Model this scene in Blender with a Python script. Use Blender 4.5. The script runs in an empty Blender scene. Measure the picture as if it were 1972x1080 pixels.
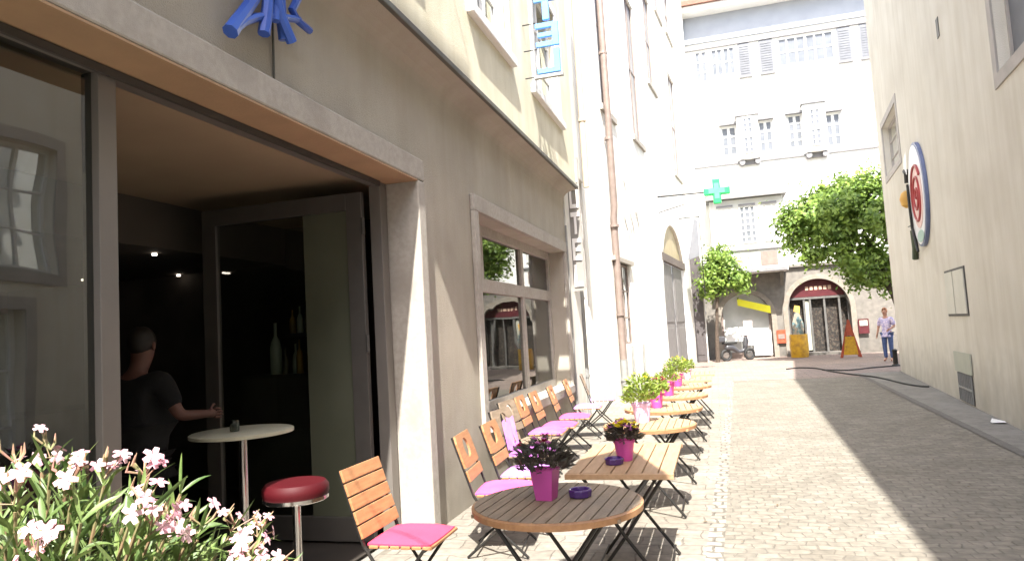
import bpy, bmesh, math, random
from mathutils import Vector, Matrix
random.seed(11)
R = math.radians
sc = bpy.context.scene
col = sc.collection

# ------------------------------------------------------------ materials
def new_mat(name):
    m = bpy.data.materials.new(name); m.use_nodes = True
    nt = m.node_tree; nt.nodes.clear()
    out = nt.nodes.new('ShaderNodeOutputMaterial')
    b = nt.nodes.new('ShaderNodeBsdfPrincipled')
    nt.links.new(b.outputs[0], out.inputs[0])
    return m, nt, b, out

def c4(c): return (c[0], c[1], c[2], 1.0)

def mat(name, c1, c2=None, rough=.7, scale=4.0, bump=0.0, bscale=60.0, metal=0.0, spec=.4, detail=6, lo=.35, hi=.65, stretch=(1, 1, 1), c3=None, s3=.7, emis=None, estr=0.0, transl=0.0, streak=0.0, dirt=0.0):
    m, nt, b, out = new_mat(name)
    L = nt.links.new
    b.inputs['Roughness'].default_value = rough
    b.inputs['Metallic'].default_value = metal
    b.inputs['Specular IOR Level'].default_value = spec
    tc = nt.nodes.new('ShaderNodeTexCoord')
    mp = nt.nodes.new('ShaderNodeMapping'); mp.inputs['Scale'].default_value = stretch
    L(tc.outputs['Object'], mp.inputs[0])
    if c2 is None: c2 = tuple(x * .8 for x in c1)
    n = nt.nodes.new('ShaderNodeTexNoise'); n.inputs['Scale'].default_value = scale; n.inputs['Detail'].default_value = detail
    L(mp.outputs[0], n.inputs['Vector'])
    r = nt.nodes.new('ShaderNodeValToRGB')
    r.color_ramp.elements[0].position = lo; r.color_ramp.elements[0].color = c4(c1)
    r.color_ramp.elements[1].position = hi; r.color_ramp.elements[1].color = c4(c2)
    L(n.outputs[0], r.inputs[0]); cout = r.outputs[0]
    if c3 is not None:
        n3 = nt.nodes.new('ShaderNodeTexNoise'); n3.inputs['Scale'].default_value = s3; n3.inputs['Detail'].default_value = 8
        L(tc.outputs['Object'], n3.inputs['Vector'])
        r3 = nt.nodes.new('ShaderNodeValToRGB'); r3.color_ramp.elements[0].position = .5; r3.color_ramp.elements[1].position = .72
        L(n3.outputs[0], r3.inputs[0])
        mx = nt.nodes.new('ShaderNodeMix'); mx.data_type = 'RGBA'
        L(r3.outputs[0], mx.inputs[0]); L(cout, mx.inputs[6]); mx.inputs[7].default_value = c4(c3)
        cout = mx.outputs[2]
    if streak or dirt:
        g = nt.nodes.new('ShaderNodeNewGeometry')
        if streak:
            sm = nt.nodes.new('ShaderNodeMapping'); sm.inputs['Scale'].default_value = (2.2, 2.2, .16); L(g.outputs['Position'], sm.inputs[0])
            sn = nt.nodes.new('ShaderNodeTexNoise'); sn.inputs['Scale'].default_value = 1.6; sn.inputs['Detail'].default_value = 9; sn.inputs['Roughness'].default_value = .65; L(sm.outputs[0], sn.inputs['Vector'])
            sr = nt.nodes.new('ShaderNodeValToRGB'); sr.color_ramp.elements[0].position = .42; sr.color_ramp.elements[1].position = .72
            sr.color_ramp.elements[0].color = (1, 1, 1, 1); v = 1 - streak; sr.color_ramp.elements[1].color = (v, v * .98, v * .94, 1); L(sn.outputs[0], sr.inputs[0])
            mm = nt.nodes.new('ShaderNodeMix'); mm.data_type = 'RGBA'; mm.blend_type = 'MULTIPLY'; mm.inputs[0].default_value = 1; L(cout, mm.inputs[6]); L(sr.outputs[0], mm.inputs[7]); cout = mm.outputs[2]
        if dirt:
            sx = nt.nodes.new('ShaderNodeSeparateXYZ'); L(g.outputs['Position'], sx.inputs[0])
            dn = nt.nodes.new('ShaderNodeTexNoise'); dn.inputs['Scale'].default_value = 3.5; dn.inputs['Detail'].default_value = 8; L(g.outputs['Position'], dn.inputs['Vector'])
            da = nt.nodes.new('ShaderNodeMath'); da.operation = 'MULTIPLY_ADD'; da.inputs[1].default_value = -1.3; L(dn.outputs[0], da.inputs[0]); L(sx.outputs[2], da.inputs[2])
            mr = nt.nodes.new('ShaderNodeMapRange'); mr.inputs[1].default_value = -.7; mr.inputs[2].default_value = .35; mr.inputs[3].default_value = 1 - dirt; mr.inputs[4].default_value = 1; L(da.outputs[0], mr.inputs[0])
            m3 = nt.nodes.new('ShaderNodeMix'); m3.data_type = 'RGBA'; m3.blend_type = 'MULTIPLY'; m3.inputs[0].default_value = 1; L(cout, m3.inputs[6]); L(mr.outputs[0], m3.inputs[7]); cout = m3.outputs[2]
    L(cout, b.inputs['Base Color'])
    if bump:
        nb = nt.nodes.new('ShaderNodeTexNoise'); nb.inputs['Scale'].default_value = bscale; nb.inputs['Detail'].default_value = 4
        L(tc.outputs['Object'], nb.inputs['Vector'])
        bp = nt.nodes.new('ShaderNodeBump'); bp.inputs['Strength'].default_value = bump; bp.inputs['Distance'].default_value = .02
        L(nb.outputs[0], bp.inputs['Height']); L(bp.outputs[0], b.inputs['Normal'])
    if emis:
        b.inputs['Emission Color'].default_value = c4(emis); b.inputs['Emission Strength'].default_value = estr
    if transl:
        t = nt.nodes.new('ShaderNodeBsdfTranslucent'); L(cout, t.inputs[0])
        ms = nt.nodes.new('ShaderNodeMixShader'); ms.inputs[0].default_value = transl
        L(b.outputs[0], ms.inputs[1]); L(t.outputs[0], ms.inputs[2]); L(ms.outputs[0], out.inputs[0])
    return m

def glass_mat(name, tint=(.55, .6, .55), ior=1.5, wav=.02, add=.06, clear=1.0, dark=(.02, .022, .02)):
    m = bpy.data.materials.new(name); m.use_nodes = True
    nt = m.node_tree; nt.nodes.clear(); L = nt.links.new
    out = nt.nodes.new('ShaderNodeOutputMaterial')
    tr = nt.nodes.new('ShaderNodeBsdfTransparent'); tr.inputs[0].default_value = c4(tint)
    df = nt.nodes.new('ShaderNodeBsdfDiffuse'); df.inputs[0].default_value = c4(dark)
    inner = nt.nodes.new('ShaderNodeMixShader'); inner.inputs[0].default_value = clear
    L(df.outputs[0], inner.inputs[1]); L(tr.outputs[0], inner.inputs[2])
    gl = nt.nodes.new('ShaderNodeBsdfGlossy'); gl.inputs['Roughness'].default_value = .015; gl.inputs[0].default_value = (.95, .97, .96, 1)
    fr = nt.nodes.new('ShaderNodeFresnel'); fr.inputs[0].default_value = ior
    ad = nt.nodes.new('ShaderNodeMath'); ad.operation = 'ADD'; ad.inputs[1].default_value = add; ad.use_clamp = True
    L(fr.outputs[0], ad.inputs[0])
    tc = nt.nodes.new('ShaderNodeTexCoord'); nb = nt.nodes.new('ShaderNodeTexNoise'); nb.inputs['Scale'].default_value = 1.6; nb.inputs['Detail'].default_value = 1
    L(tc.outputs['Object'], nb.inputs['Vector'])
    bp = nt.nodes.new('ShaderNodeBump'); bp.inputs['Strength'].default_value = wav; bp.inputs['Distance'].default_value = .3
    L(nb.outputs[0], bp.inputs['Height']); L(bp.outputs[0], gl.inputs['Normal'])
    ms = nt.nodes.new('ShaderNodeMixShader')
    L(ad.outputs[0], ms.inputs[0]); L(inner.outputs[0], ms.inputs[1]); L(gl.outputs[0], ms.inputs[2]); L(ms.outputs[0], out.inputs[0])
    return m

def cobble_mat(name, c1, c2, mortar, bw, bh, rot=0.0, bump=.6, msize=.012, stain=(.3, .28, .25)):
    m, nt, b, out = new_mat(name); L = nt.links.new
    b.inputs['Roughness'].default_value = .75
    b.inputs['Specular IOR Level'].default_value = .3
    tc = nt.nodes.new('ShaderNodeTexCoord'); mp = nt.nodes.new('ShaderNodeMapping'); mp.inputs['Rotation'].default_value = (0, 0, rot)
    L(tc.outputs['Object'], mp.inputs[0])
    wn = nt.nodes.new('ShaderNodeTexNoise'); wn.inputs['Scale'].default_value = 4; wn.inputs['Detail'].default_value = 3
    L(mp.outputs[0], wn.inputs['Vector'])
    wm = nt.nodes.new('ShaderNodeVectorMath'); wm.operation = 'MULTIPLY_ADD'; wm.inputs[1].default_value = (.13, .13, 0)
    L(wn.outputs['Color'], wm.inputs[0]); L(mp.outputs[0], wm.inputs[2])
    br = nt.nodes.new('ShaderNodeTexBrick'); br.inputs['Scale'].default_value = 1
    br.inputs['Brick Width'].default_value = bw; br.inputs['Row Height'].default_value = bh
    br.inputs['Mortar Size'].default_value = msize; br.inputs['Mortar Smooth'].default_value = .6; br.inputs['Bias'].default_value = 0
    br.inputs['Color1'].default_value = c4(c1); br.inputs['Color2'].default_value = c4(c2); br.inputs['Mortar'].default_value = c4(mortar)
    L(wm.outputs[0], br.inputs['Vector'])
    n = nt.nodes.new('ShaderNodeTexNoise'); n.inputs['Scale'].default_value = 1.1; n.inputs['Detail'].default_value = 9; n.inputs['Roughness'].default_value = .7
    L(tc.outputs['Object'], n.inputs['Vector'])
    r = nt.nodes.new('ShaderNodeValToRGB'); r.color_ramp.elements[0].position = .35; r.color_ramp.elements[1].position = .7
    r.color_ramp.elements[0].color = (1, 1, 1, 1); r.color_ramp.elements[1].color = c4(tuple(.45 + s for s in stain))
    L(n.outputs[0], r.inputs[0])
    n2 = nt.nodes.new('ShaderNodeTexNoise'); n2.inputs['Scale'].default_value = 14; n2.inputs['Detail'].default_value = 4
    L(tc.outputs['Object'], n2.inputs['Vector'])
    r2 = nt.nodes.new('ShaderNodeValToRGB'); r2.color_ramp.elements[0].position = .3; r2.color_ramp.elements[1].position = .75
    r2.color_ramp.elements[0].color = (.74, .73, .71, 1); r2.color_ramp.elements[1].color = (1.15, 1.12, 1.08, 1)
    L(n2.outputs[0], r2.inputs[0])
    mx = nt.nodes.new('ShaderNodeMix'); mx.data_type = 'RGBA'; mx.blend_type = 'MULTIPLY'; mx.inputs[0].default_value = 1
    L(br.outputs[0], mx.inputs[6]); L(r.outputs[0], mx.inputs[7])
    mx2 = nt.nodes.new('ShaderNodeMix'); mx2.data_type = 'RGBA'; mx2.blend_type = 'MULTIPLY'; mx2.inputs[0].default_value = 1
    L(mx.outputs[2], mx2.inputs[6]); L(r2.outputs[0], mx2.inputs[7])
    L(mx2.outputs[2], b.inputs['Base Color'])
    inv = nt.nodes.new('ShaderNodeMath'); inv.operation = 'SUBTRACT'; inv.inputs[0].default_value = 1; L(br.outputs['Fac'], inv.inputs[1])
    ad = nt.nodes.new('ShaderNodeMath'); ad.operation = 'MULTIPLY_ADD'; ad.inputs[1].default_value = .35; L(n2.outputs[0], ad.inputs[0]); L(inv.outputs[0], ad.inputs[2])
    bp = nt.nodes.new('ShaderNodeBump'); bp.inputs['Strength'].default_value = bump; bp.inputs['Distance'].default_value = .02
    L(ad.outputs[0], bp.inputs['Height']); L(bp.outputs[0], b.inputs['Normal'])
    return m

M = {}
M['cafe_low'] = mat('ground_floor_render', (.43, .39, .325), (.38, .345, .285), .9, 1.6, .45, 150, c3=(.335, .30, .245), s3=.9, streak=.08, dirt=.3)
M['cafe_up'] = mat('yellow_stucco', (.78, .735, .58), (.71, .665, .51), .9, 3, .5, 120, streak=.12)
M['stone_trim'] = mat('pale_stone_trim', (.42, .385, .34), (.36, .33, .285), .85, 22, .25, 200, c3=(.31, .28, .24), s3=2)
M['white_trim'] = mat('white_window_paint', (.80, .79, .76), (.74, .73, .70), .5, 3, .03, 30)
M['white_wall'] = mat('white_render', (.84, .83, .78), (.78, .77, .72), .9, 2, .25, 90, c3=(.70, .68, .62), s3=.8, streak=.14, dirt=.25)
M['far_wall'] = mat('far_white_render', (.84, .83, .79), (.78, .77, .74), .9, 1.5, .15, 60)
M['frieze'] = mat('frieze_grey_blue', (.36, .38, .42), (.33, .35, .39), .8, 2)
M['far_stone_shaded'] = mat('shaded_ashlar_stone', (.22, .20, .175), (.16, .148, .13), .9, 5, .3, 30, c3=(.15, .14, .125), s3=1.1, dirt=.3)  # stone darkened to carry the shade of trees and overhang
M['right_wall'] = mat('right_wall_render', (.70, .66, .58), (.65, .61, .53), .92, 1.2, .3, 80, c3=(.575, .53, .45), s3=.55, streak=.11, dirt=.28)
M['right_base'] = mat('right_wall_base', (.56, .51, .42), (.45, .41, .335), .92, 3, .3, 60, dirt=.35)
M['right_trim'] = mat('grey_window_surround', (.46, .42, .39), (.40, .37, .34), .8, 5, .1, 60)
M['frame_metal'] = mat('grey_metal_frame', (.19, .17, .15), (.17, .155, .14), .45, 3, metal=.2)
M['frame_dark'] = mat('dark_metal_frame', (.06, .055, .05), (.05, .045, .04), .5)
M['soffit'] = mat('brown_soffit', (.40, .26, .15), (.35, .23, .135), .8, 4, .1, 60)
M['ceiling'] = mat('cafe_ceiling', (.36, .275, .18), (.33, .25, .165), .85, 2)
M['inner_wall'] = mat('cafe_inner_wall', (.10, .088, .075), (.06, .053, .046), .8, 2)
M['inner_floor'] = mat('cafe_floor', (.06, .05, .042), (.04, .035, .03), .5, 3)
M['glass'] = glass_mat('window_glass', (.5, .54, .5), 1.5, .03, .05)
M['glass_shop'] = glass_mat('shop_glass', (.30, .33, .29), 1.55, .008, .06, clear=.85, dark=(.05, .055, .045))
M['glass_house'] = glass_mat('house_glass', (.25, .26, .26), 1.5, .05, .10, clear=.3, dark=(.05, .055, .06))
M['glass_big'] = glass_mat('big_window_glass', (.45, .5, .45), 1.55, .012, .10, clear=.8, dark=(.03, .035, .028))
M['leaf_metal_dim'] = mat('dimmed_leaf_frame', (.11, .10, .09), (.09, .082, .075), .45, 3, metal=.2)  # frame metal in a darker copy, imitating the dim room
M['glass_reflection'] = mat('olive_reflection', (.115, .12, .085), (.095, .10, .07), .25, 1.2, spec=.5)  # opaque olive tone painted for the reflection in the leaf glass
M['glass_far'] = mat('far_pane', (.17, .18, .20), (.12, .13, .145), .3, 2, spec=.4)
M['pipe_brown'] = mat('brown_grey_pipe', (.30, .235, .205), (.24, .19, .165), .55, 6, metal=.3)
M['pipe_beige'] = mat('beige_pipe', (.52, .44, .33), (.48, .41, .31), .6, 5)
M['pipe_grey'] = mat('zinc_pipe', (.34, .34, .33), (.28, .28, .27), .5, 6, metal=.4)
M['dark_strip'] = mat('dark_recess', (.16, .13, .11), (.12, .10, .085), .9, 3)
M['gutter'] = mat('dark_zinc_lip', (.12, .11, .09), (.09, .09, .075), .6, 4, metal=.3)
M['wood'] = mat('oiled_teak', (.38, .205, .10), (.29, .15, .072), .5, 5, .12, 60, stretch=(6, 1, 6), spec=.4)
M['wood_chair'] = mat('orange_teak_slats', (.42, .21, .095), (.33, .155, .068), .45, 7, .08, 60, stretch=(1, 1, 8), spec=.45)
M['wood_worn'] = mat('weathered_teak', (.27, .205, .145), (.20, .15, .10), .65, 5, .2, 60, stretch=(7, 1, 7), c3=(.18, .14, .11), s3=3)
M['wood_pale'] = mat('pale_teak', (.44, .28, .165), (.36, .225, .125), .6, 5, .15, 60, stretch=(7, 1, 7))
M['iron'] = mat('black_iron', (.025, .025, .025), (.04, .035, .03), .5, 20, metal=.5)
M['pot_mag'] = mat('magenta_pot', (.80, .14, .52), (.74, .11, .46), .35, 2, spec=.5, transl=.25)
M['pot_purple'] = mat('purple_magenta_pot', (.70, .12, .46), (.64, .10, .41), .35, 2, spec=.5, transl=.25)
M['pot_lilac'] = mat('lilac_white_pot', (.86, .66, .86), (.80, .55, .82), .4, 3, transl=.2)
M['ashtray'] = mat('purple_glass', (.075, .025, .16), (.055, .02, .13), .12, 3, spec=.8)
M['cush_pink'] = mat('pink_cushion', (.85, .06, .13), (.76, .05, .11), .8, 3, .2, 200)
M['cush_rose'] = mat('rose_cushion', (.74, .11, .32), (.66, .08, .26), .8, 3, .2, 200)
M['cush_lilac'] = mat('lilac_cushion', (.56, .24, .66), (.44, .16, .56), .8, 6, .2, 200)
M['cush_purple'] = mat('purple_cushion', (.50, .13, .50), (.42, .10, .44), .8, 8, .2, 200)
M['red_vinyl'] = mat('red_vinyl', (.065, .003, .006), (.055, .0025, .005), .6, 3, spec=.25)
M['chrome'] = mat('chrome', (.62, .60, .58), (.55, .53, .51), .22, 3, metal=1)
M['table_marble'] = mat('cream_bar_top', (.48, .46, .34), (.40, .38, .28), .35, 6)
M['blue_sign'] = mat('blue_lacquer', (.045, .12, .48), (.035, .09, .40), .35, 3, spec=.5)
M['blue_pale'] = mat('pale_blue_letters', (.16, .42, .85), (.14, .38, .80), .5, 3)
M['white_letters'] = mat('white_letters', (.86, .85, .82), (.82, .81, .78), .5)
M['grey_panel'] = mat('grey_sign_panel', (.27, .255, .235), (.24, .23, .21), .6)
M['green_cross'] = mat('green_cross', (.03, .46, .13), (.025, .38, .10), .4, 3, emis=(.02, .8, .2), estr=.06)
M['shutter'] = mat('grey_shutter', (.18, .185, .20), (.15, .155, .17), .7, 3)
M['panel_dark'] = mat('grey_brown_panel', (.095, .083, .083), (.075, .065, .065), .7, 3)
M['roof_tile'] = mat('roof_tiles', (.30, .15, .11), (.22, .115, .085), .85, 10, .4, 30)
M['slate'] = mat('slate_canopy', (.19, .185, .175), (.15, .145, .14), .8, 8, .2, 40)
M['lead_line'] = mat('grey_moulding', (.24, .235, .24), (.20, .195, .20), .8)
M['bark'] = mat('bark', (.10, .075, .055), (.06, .045, .035), .95, 12, .8, 30)
M['soil'] = mat('soil', (.05, .035, .025), (.03, .022, .016), .95, 30, .5, 80)
M['terracotta'] = mat('terracotta', (.42, .19, .11), (.36, .16, .09), .85, 6, .1, 60)
M['skin'] = mat('skin', (.48, .26, .18), (.44, .235, .16), .55, 10, spec=.4)
M['skin_dim'] = mat('dimmed_skin', (.13, .06, .045), (.115, .052, .04), .55, 10, spec=.4)  # skin darkened to imitate the weak light inside the café
M['black_cloth'] = mat('black_cotton', (.005, .005, .0055), (.007, .007, .008), .95, 10, .2, 100)
M['jeans'] = mat('blue_denim', (.08, .12, .26), (.06, .09, .20), .9, 20, .2, 100)
M['blouse'] = mat('patterned_blouse', (.70, .62, .74), (.42, .38, .60), .9, 16, lo=.45, hi=.55)
M['hair_dark'] = mat('dark_hair', (.007, .005, .004), (.011, .008, .006), .6, 40)
M['hair_red'] = mat('red_blond_hair', (.48, .24, .14), (.40, .19, .11), .6, 40)
M['yellow'] = mat('yellow_plastic', (.62, .36, .02), (.50, .26, .02), .5, 8, c3=(.35, .18, .03), s3=4)
M['orange'] = mat('orange_red_paint', (.42, .09, .04), (.34, .06, .03), .5, 6)
M['red_fascia'] = mat('dark_red_fascia', (.10, .018, .022), (.075, .012, .017), .5, 4)
M['yellow_banner'] = mat('yellow_banner', (.88, .86, .05), (.82, .78, .04), .7, 3)
M['rubber'] = mat('black_rubber', (.02, .02, .02), (.03, .03, .028), .6, 8)
M['bike'] = mat('dark_bike_paint', (.07, .07, .075), (.05, .05, .055), .35, 5, spec=.6)
M['paper'] = mat('white_paper', (.82, .81, .78), (.76, .75, .72), .9)
M['poster_pink'] = mat('pink_poster_print', (.78, .42, .38), (.85, .75, .72), .6, 3, lo=.4, hi=.6)
M['oval_white'] = mat('oval_white_enamel', (.78, .76, .76), (.72, .71, .74), .35, 3)
M['oval_blue'] = mat('blue_grey_rim', (.14, .17, .30), (.11, .14, .25), .4)
M['spiral_red'] = mat('red_spiral_paint', (.38, .04, .04), (.30, .035, .035), .45)
M['spiral_pink'] = mat('pink_shell_paint', (.74, .52, .48), (.70, .46, .42), .5)
M['pale_green'] = mat('pale_green_enamel', (.36, .50, .44), (.30, .44, .38), .45)
M['yellow_ochre'] = mat('ochre_paint', (.70, .42, .10), (.62, .34, .08), .5)
M['vent_green'] = mat('pale_green_plate', (.44, .45, .37), (.40, .41, .34), .6)
M['box_white'] = mat('white_meter_door', (.62, .60, .52), (.58, .56, .48), .6)
M['shade_caster_cloth'] = mat('cream_shade_caster', (.70, .66, .56), (.66, .62, .52), .9)  # cloth of the added shade casters
M['asphalt'] = mat('worn_asphalt_strip', (.24, .225, .20), (.19, .18, .16), .9, 9, .4, 90, c3=(.28, .265, .235), s3=1.2)
M['gutter_stone'] = mat('dark_gutter_stones', (.17, .155, .14), (.13, .12, .108), .9, 12, .5, 50)
M['bottle_green'] = mat('pale_bottle_glass', (.55, .60, .50), (.46, .50, .42), .15, 3, spec=.7)
M['bottle_dark'] = mat('dark_bottle_glass', (.10, .08, .05), (.16, .13, .08), .15, 9, spec=.7)
M['bottle_amber'] = mat('amber_bottle_glass', (.42, .24, .06), (.34, .18, .04), .15, 9, spec=.7)
M['lamp_glow'] = mat('downlight_glow', (.9, .8, .7), None, .5, emis=(1, .85, .7), estr=1.6)
M['pave_dark'] = cobble_mat('lane_setts', (.27, .25, .215), (.205, .19, .163), (.185, .172, .15), .14, .10, 0, .5, .008)
M['pave_left'] = cobble_mat('terrace_slabs', (.30, .28, .245), (.25, .23, .20), (.17, .155, .135), .30, .2, 0, .4, .008)
M['plaza'] = cobble_mat('plaza_paving', (.34, .265, .235), (.28, .225, .20), (.20, .17, .155), .4, .22, 0, .4, .014)

def leaf_mat(name, dark, light, transl=.3, scale=1.2, rough=.45):
    m = mat(name, dark, light, rough, scale, spec=.45, transl=transl, lo=.3, hi=.7, detail=8)
    return m
M['leaf_tree'] = leaf_mat('tree_leaves', (.08, .16, .028), (.30, .42, .075), .35, 2.2)
M['leaf_ole'] = leaf_mat('oleander_leaves', (.045, .10, .025), (.21, .28, .085), .25, 9)
M['leaf_dark'] = leaf_mat('dark_purple_leaves', (.05, .06, .04), (.10, .07, .06), .15, 30)
M['leaf_lime'] = leaf_mat('lime_leaves', (.16, .26, .04), (.34, .40, .08), .3, 25)
M['petal_pink'] = mat('pale_pink_petals', (.74, .34, .42), (.84, .60, .62), .6, 22, transl=.2)
M['petal_deep'] = mat('deep_pink_petals', (.62, .20, .26), (.50, .14, .20), .6, 20, transl=.3)
M['petal_red'] = mat('dark_red_petals', (.28, .01, .05), (.36, .02, .07), .6, 20, transl=.2)
M['petal_yellow'] = mat('yellow_petals', (.85, .75, .04), (.78, .66, .03), .6, 20, transl=.3)
M['petal_purple'] = mat('purple_petals', (.45, .08, .34), (.60, .25, .50), .6, 20, transl=.3)

# ------------------------------------------------------------ mesh builder
class MB:
    def __init__(s): s.v = []; s.f = []
    def add(s, vs, fs):
        o = len(s.v); s.v += [tuple(v) for v in vs]; s.f += [tuple(i + o for i in f) for f in fs]; return s
    def box(s, a, b, mtx=None):
        x0, y0, z0 = a; x1, y1, z1 = b
        vs = [Vector((x, y, z)) for z in (z0, z1) for y in (y0, y1) for x in (x0, x1)]
        if mtx: vs = [mtx @ v for v in vs]
        return s.add(vs, [(0, 2, 3, 1), (4, 5, 7, 6), (0, 1, 5, 4), (2, 6, 7, 3), (0, 4, 6, 2), (1, 3, 7, 5)])
    def hexa(s, vs): return s.add(vs, [(0, 2, 3, 1), (4, 5, 7, 6), (0, 1, 5, 4), (2, 6, 7, 3), (0, 4, 6, 2), (1, 3, 7, 5)])
    def bar(s, p, q, w, h=None, up=(0, 0, 1)):
        h = h or w; p = Vector(p); q = Vector(q); d = (q - p).normalized(); u = Vector(up)
        if abs(d.dot(u)) > .98: u = Vector((1, 0, 0))
        x = d.cross(u).normalized(); y = x.cross(d)
        vs = []
        for c in (p, q):
            for sy in (-1, 1):
                for sx in (-1, 1): vs.append(c + x * sx * w / 2 + y * sy * h / 2)
        return s.hexa(vs)
    def tube(s, pts, r, n=8, caps=True):
        pts = [Vector(p) for p in pts]; rs = r if isinstance(r, (list, tuple)) else [r] * len(pts)
        rings = []; prev = None
        for i, p in enumerate(pts):
            d = (pts[min(i + 1, len(pts) - 1)] - pts[max(i - 1, 0)]).normalized()
            if prev is None:
                u = Vector((0, 0, 1)) if abs(d.z) < .9 else Vector((1, 0, 0))
                x = d.cross(u).normalized()
            else: x = (prev - d * prev.dot(d)).normalized()
            prev = x; y = d.cross(x)
            rings.append([p + (x * math.cos(2 * math.pi * k / n) + y * math.sin(2 * math.pi * k / n)) * rs[i] for k in range(n)])
        vs = [v for rg in rings for v in rg]; fs = []
        for i in range(len(pts) - 1):
            for k in range(n):
                a = i * n + k; b2 = i * n + (k + 1) % n; fs.append((a, b2, b2 + n, a + n))
        if caps: fs.append(tuple(range(n))[::-1]); fs.append(tuple((len(pts) - 1) * n + k for k in range(n)))
        return s.add(vs, fs)
    def lathe(s, prof, c=(0, 0, 0), n=24, sx=1, sy=1):
        vs = []; fs = []
        for (r, z) in prof:
            for k in range(n):
                a = 2 * math.pi * k / n; vs.append((c[0] + r * sx * math.cos(a), c[1] + r * sy * math.sin(a), c[2] + z))
        for i in range(len(prof) - 1):
            for k in range(n):
                a = i * n + k; b2 = i * n + (k + 1) % n; fs.append((a, b2, b2 + n, a + n))
        fs.append(tuple(range(n))[::-1]); fs.append(tuple((len(prof) - 1) * n + k for k in range(n)))
        return s.add(vs, fs)
    def prism(s, poly, thick, mtx=None, z0=0.0):
        n = len(poly)
        vs = [Vector((p[0], p[1], z0)) for p in poly] + [Vector((p[0], p[1], z0 + thick)) for p in poly]
        if mtx: vs = [mtx @ v for v in vs]
        return s.add(vs, [tuple(range(n))[::-1], tuple(range(n, 2 * n))] + [(i, (i + 1) % n, n + (i + 1) % n, n + i) for i in range(n)])
    def quad(s, *p): return s.add(p, [tuple(range(len(p)))])
    def build(s, name, m, parent=None, loc=None, smooth=False, bevel=0.0, fixn=True):
        me = bpy.data.meshes.new(name); me.from_pydata([tuple(v) for v in s.v], [], s.f); me.update()
        if fixn:
            bm = bmesh.new(); bm.from_mesh(me); bmesh.ops.recalc_face_normals(bm, faces=bm.faces); bm.to_mesh(me); bm.free()
        if smooth:
            me.polygons.foreach_set('use_smooth', [True] * len(me.polygons))
            try: me.set_sharp_from_angle(angle=R(40))
            except Exception: pass
        me.materials.append(m if not isinstance(m, str) else M[m])
        o = bpy.data.objects.new(name, me); col.objects.link(o)
        if parent: o.parent = parent
        if loc: o.location = loc
        if bevel:
            bv = o.modifiers.new('bevel', 'BEVEL'); bv.width = bevel; bv.segments = 2; bv.limit_method = 'ANGLE'
        return o

def tag(o, label=None, cat=None, group=None, kind=None):
    if label: o['label'] = label
    if cat: o['category'] = cat
    if group: o['group'] = group
    if kind: o['kind'] = kind
    return o
def empty(name, loc, label, cat, group=None, rz=0):
    o = bpy.data.objects.new(name, None); col.objects.link(o); o.location = loc; o.rotation_euler = (0, 0, rz)
    o.empty_display_size = .1
    return tag(o, label, cat, group)
def copy_tree(o, parent=None):
    c = o.copy(); col.objects.link(c); c.parent = parent
    for ch in [x for x in bpy.data.objects if x.parent == o]: copy_tree(ch, c)
    return c

class Frame:                       # a wall plane: u along the wall, z up, d outwards
    def __init__(s, o, U, N): s.o = Vector(o); s.U = Vector(U).normalized(); s.N = Vector(N).normalized()
    def P(s, u, z, d=0): return s.o + s.U * u + s.N * d + Vector((0, 0, z))
    def box(s, mb, u0, u1, z0, z1, d0, d1):
        return mb.hexa([s.P(u, z, d) for z in (z0, z1) for d in (d0, d1) for u in (u0, u1)])
    def wall(s, mb, u0, u1, z0, z1, ops, depth=.3, d=0.0):
        """sheet at offset d with openings; ops: (ua,ub,za,zb,arch_rise) with reveals going back by depth"""
        br = {u0, u1}
        for o in ops:
            br |= {o[0], o[1]}
            if o[4]:
                for k in range(1, 16): br.add(o[0] + (o[1] - o[0]) * k / 16)
        br = sorted(b for b in br if u0 <= b <= u1)
        def top(o, u):
            if not o[4]: return o[3]
            t = (u - (o[0] + o[1]) / 2) / ((o[1] - o[0]) / 2); t = max(-1, min(1, t))
            return o[3] - o[4] + o[4] * math.sqrt(max(0, 1 - t * t))
        for a, b in zip(br[:-1], br[1:]):
            cov = sorted([o for o in ops if o[0] <= a + 1e-6 and o[1] >= b - 1e-6], key=lambda o: o[2])
            la = lb = z0
            for o in cov:
                if o[2] > la + 1e-4: mb.quad(s.P(a, la, d), s.P(b, lb, d), s.P(b, o[2], d), s.P(a, o[2], d))
                la, lb = top(o, a), top(o, b)
                mb.quad(s.P(a, la, d), s.P(b, lb, d), s.P(b, lb, d - depth), s.P(a, la, d - depth))
                if o[2] > z0: mb.quad(s.P(a, o[2], d), s.P(b, o[2], d), s.P(b, o[2], d - depth), s.P(a, o[2], d - depth))
            mb.quad(s.P(a, la, d), s.P(b, lb, d), s.P(b, z1, d), s.P(a, z1, d))
        for o in ops:
            for u in (o[0], o[1]):
                if u0 < u < u1 or True: mb.quad(s.P(u, o[2], d), s.P(u, top(o, u), d), s.P(u, top(o, u), d - depth), s.P(u, o[2], d - depth))
        return mb

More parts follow.
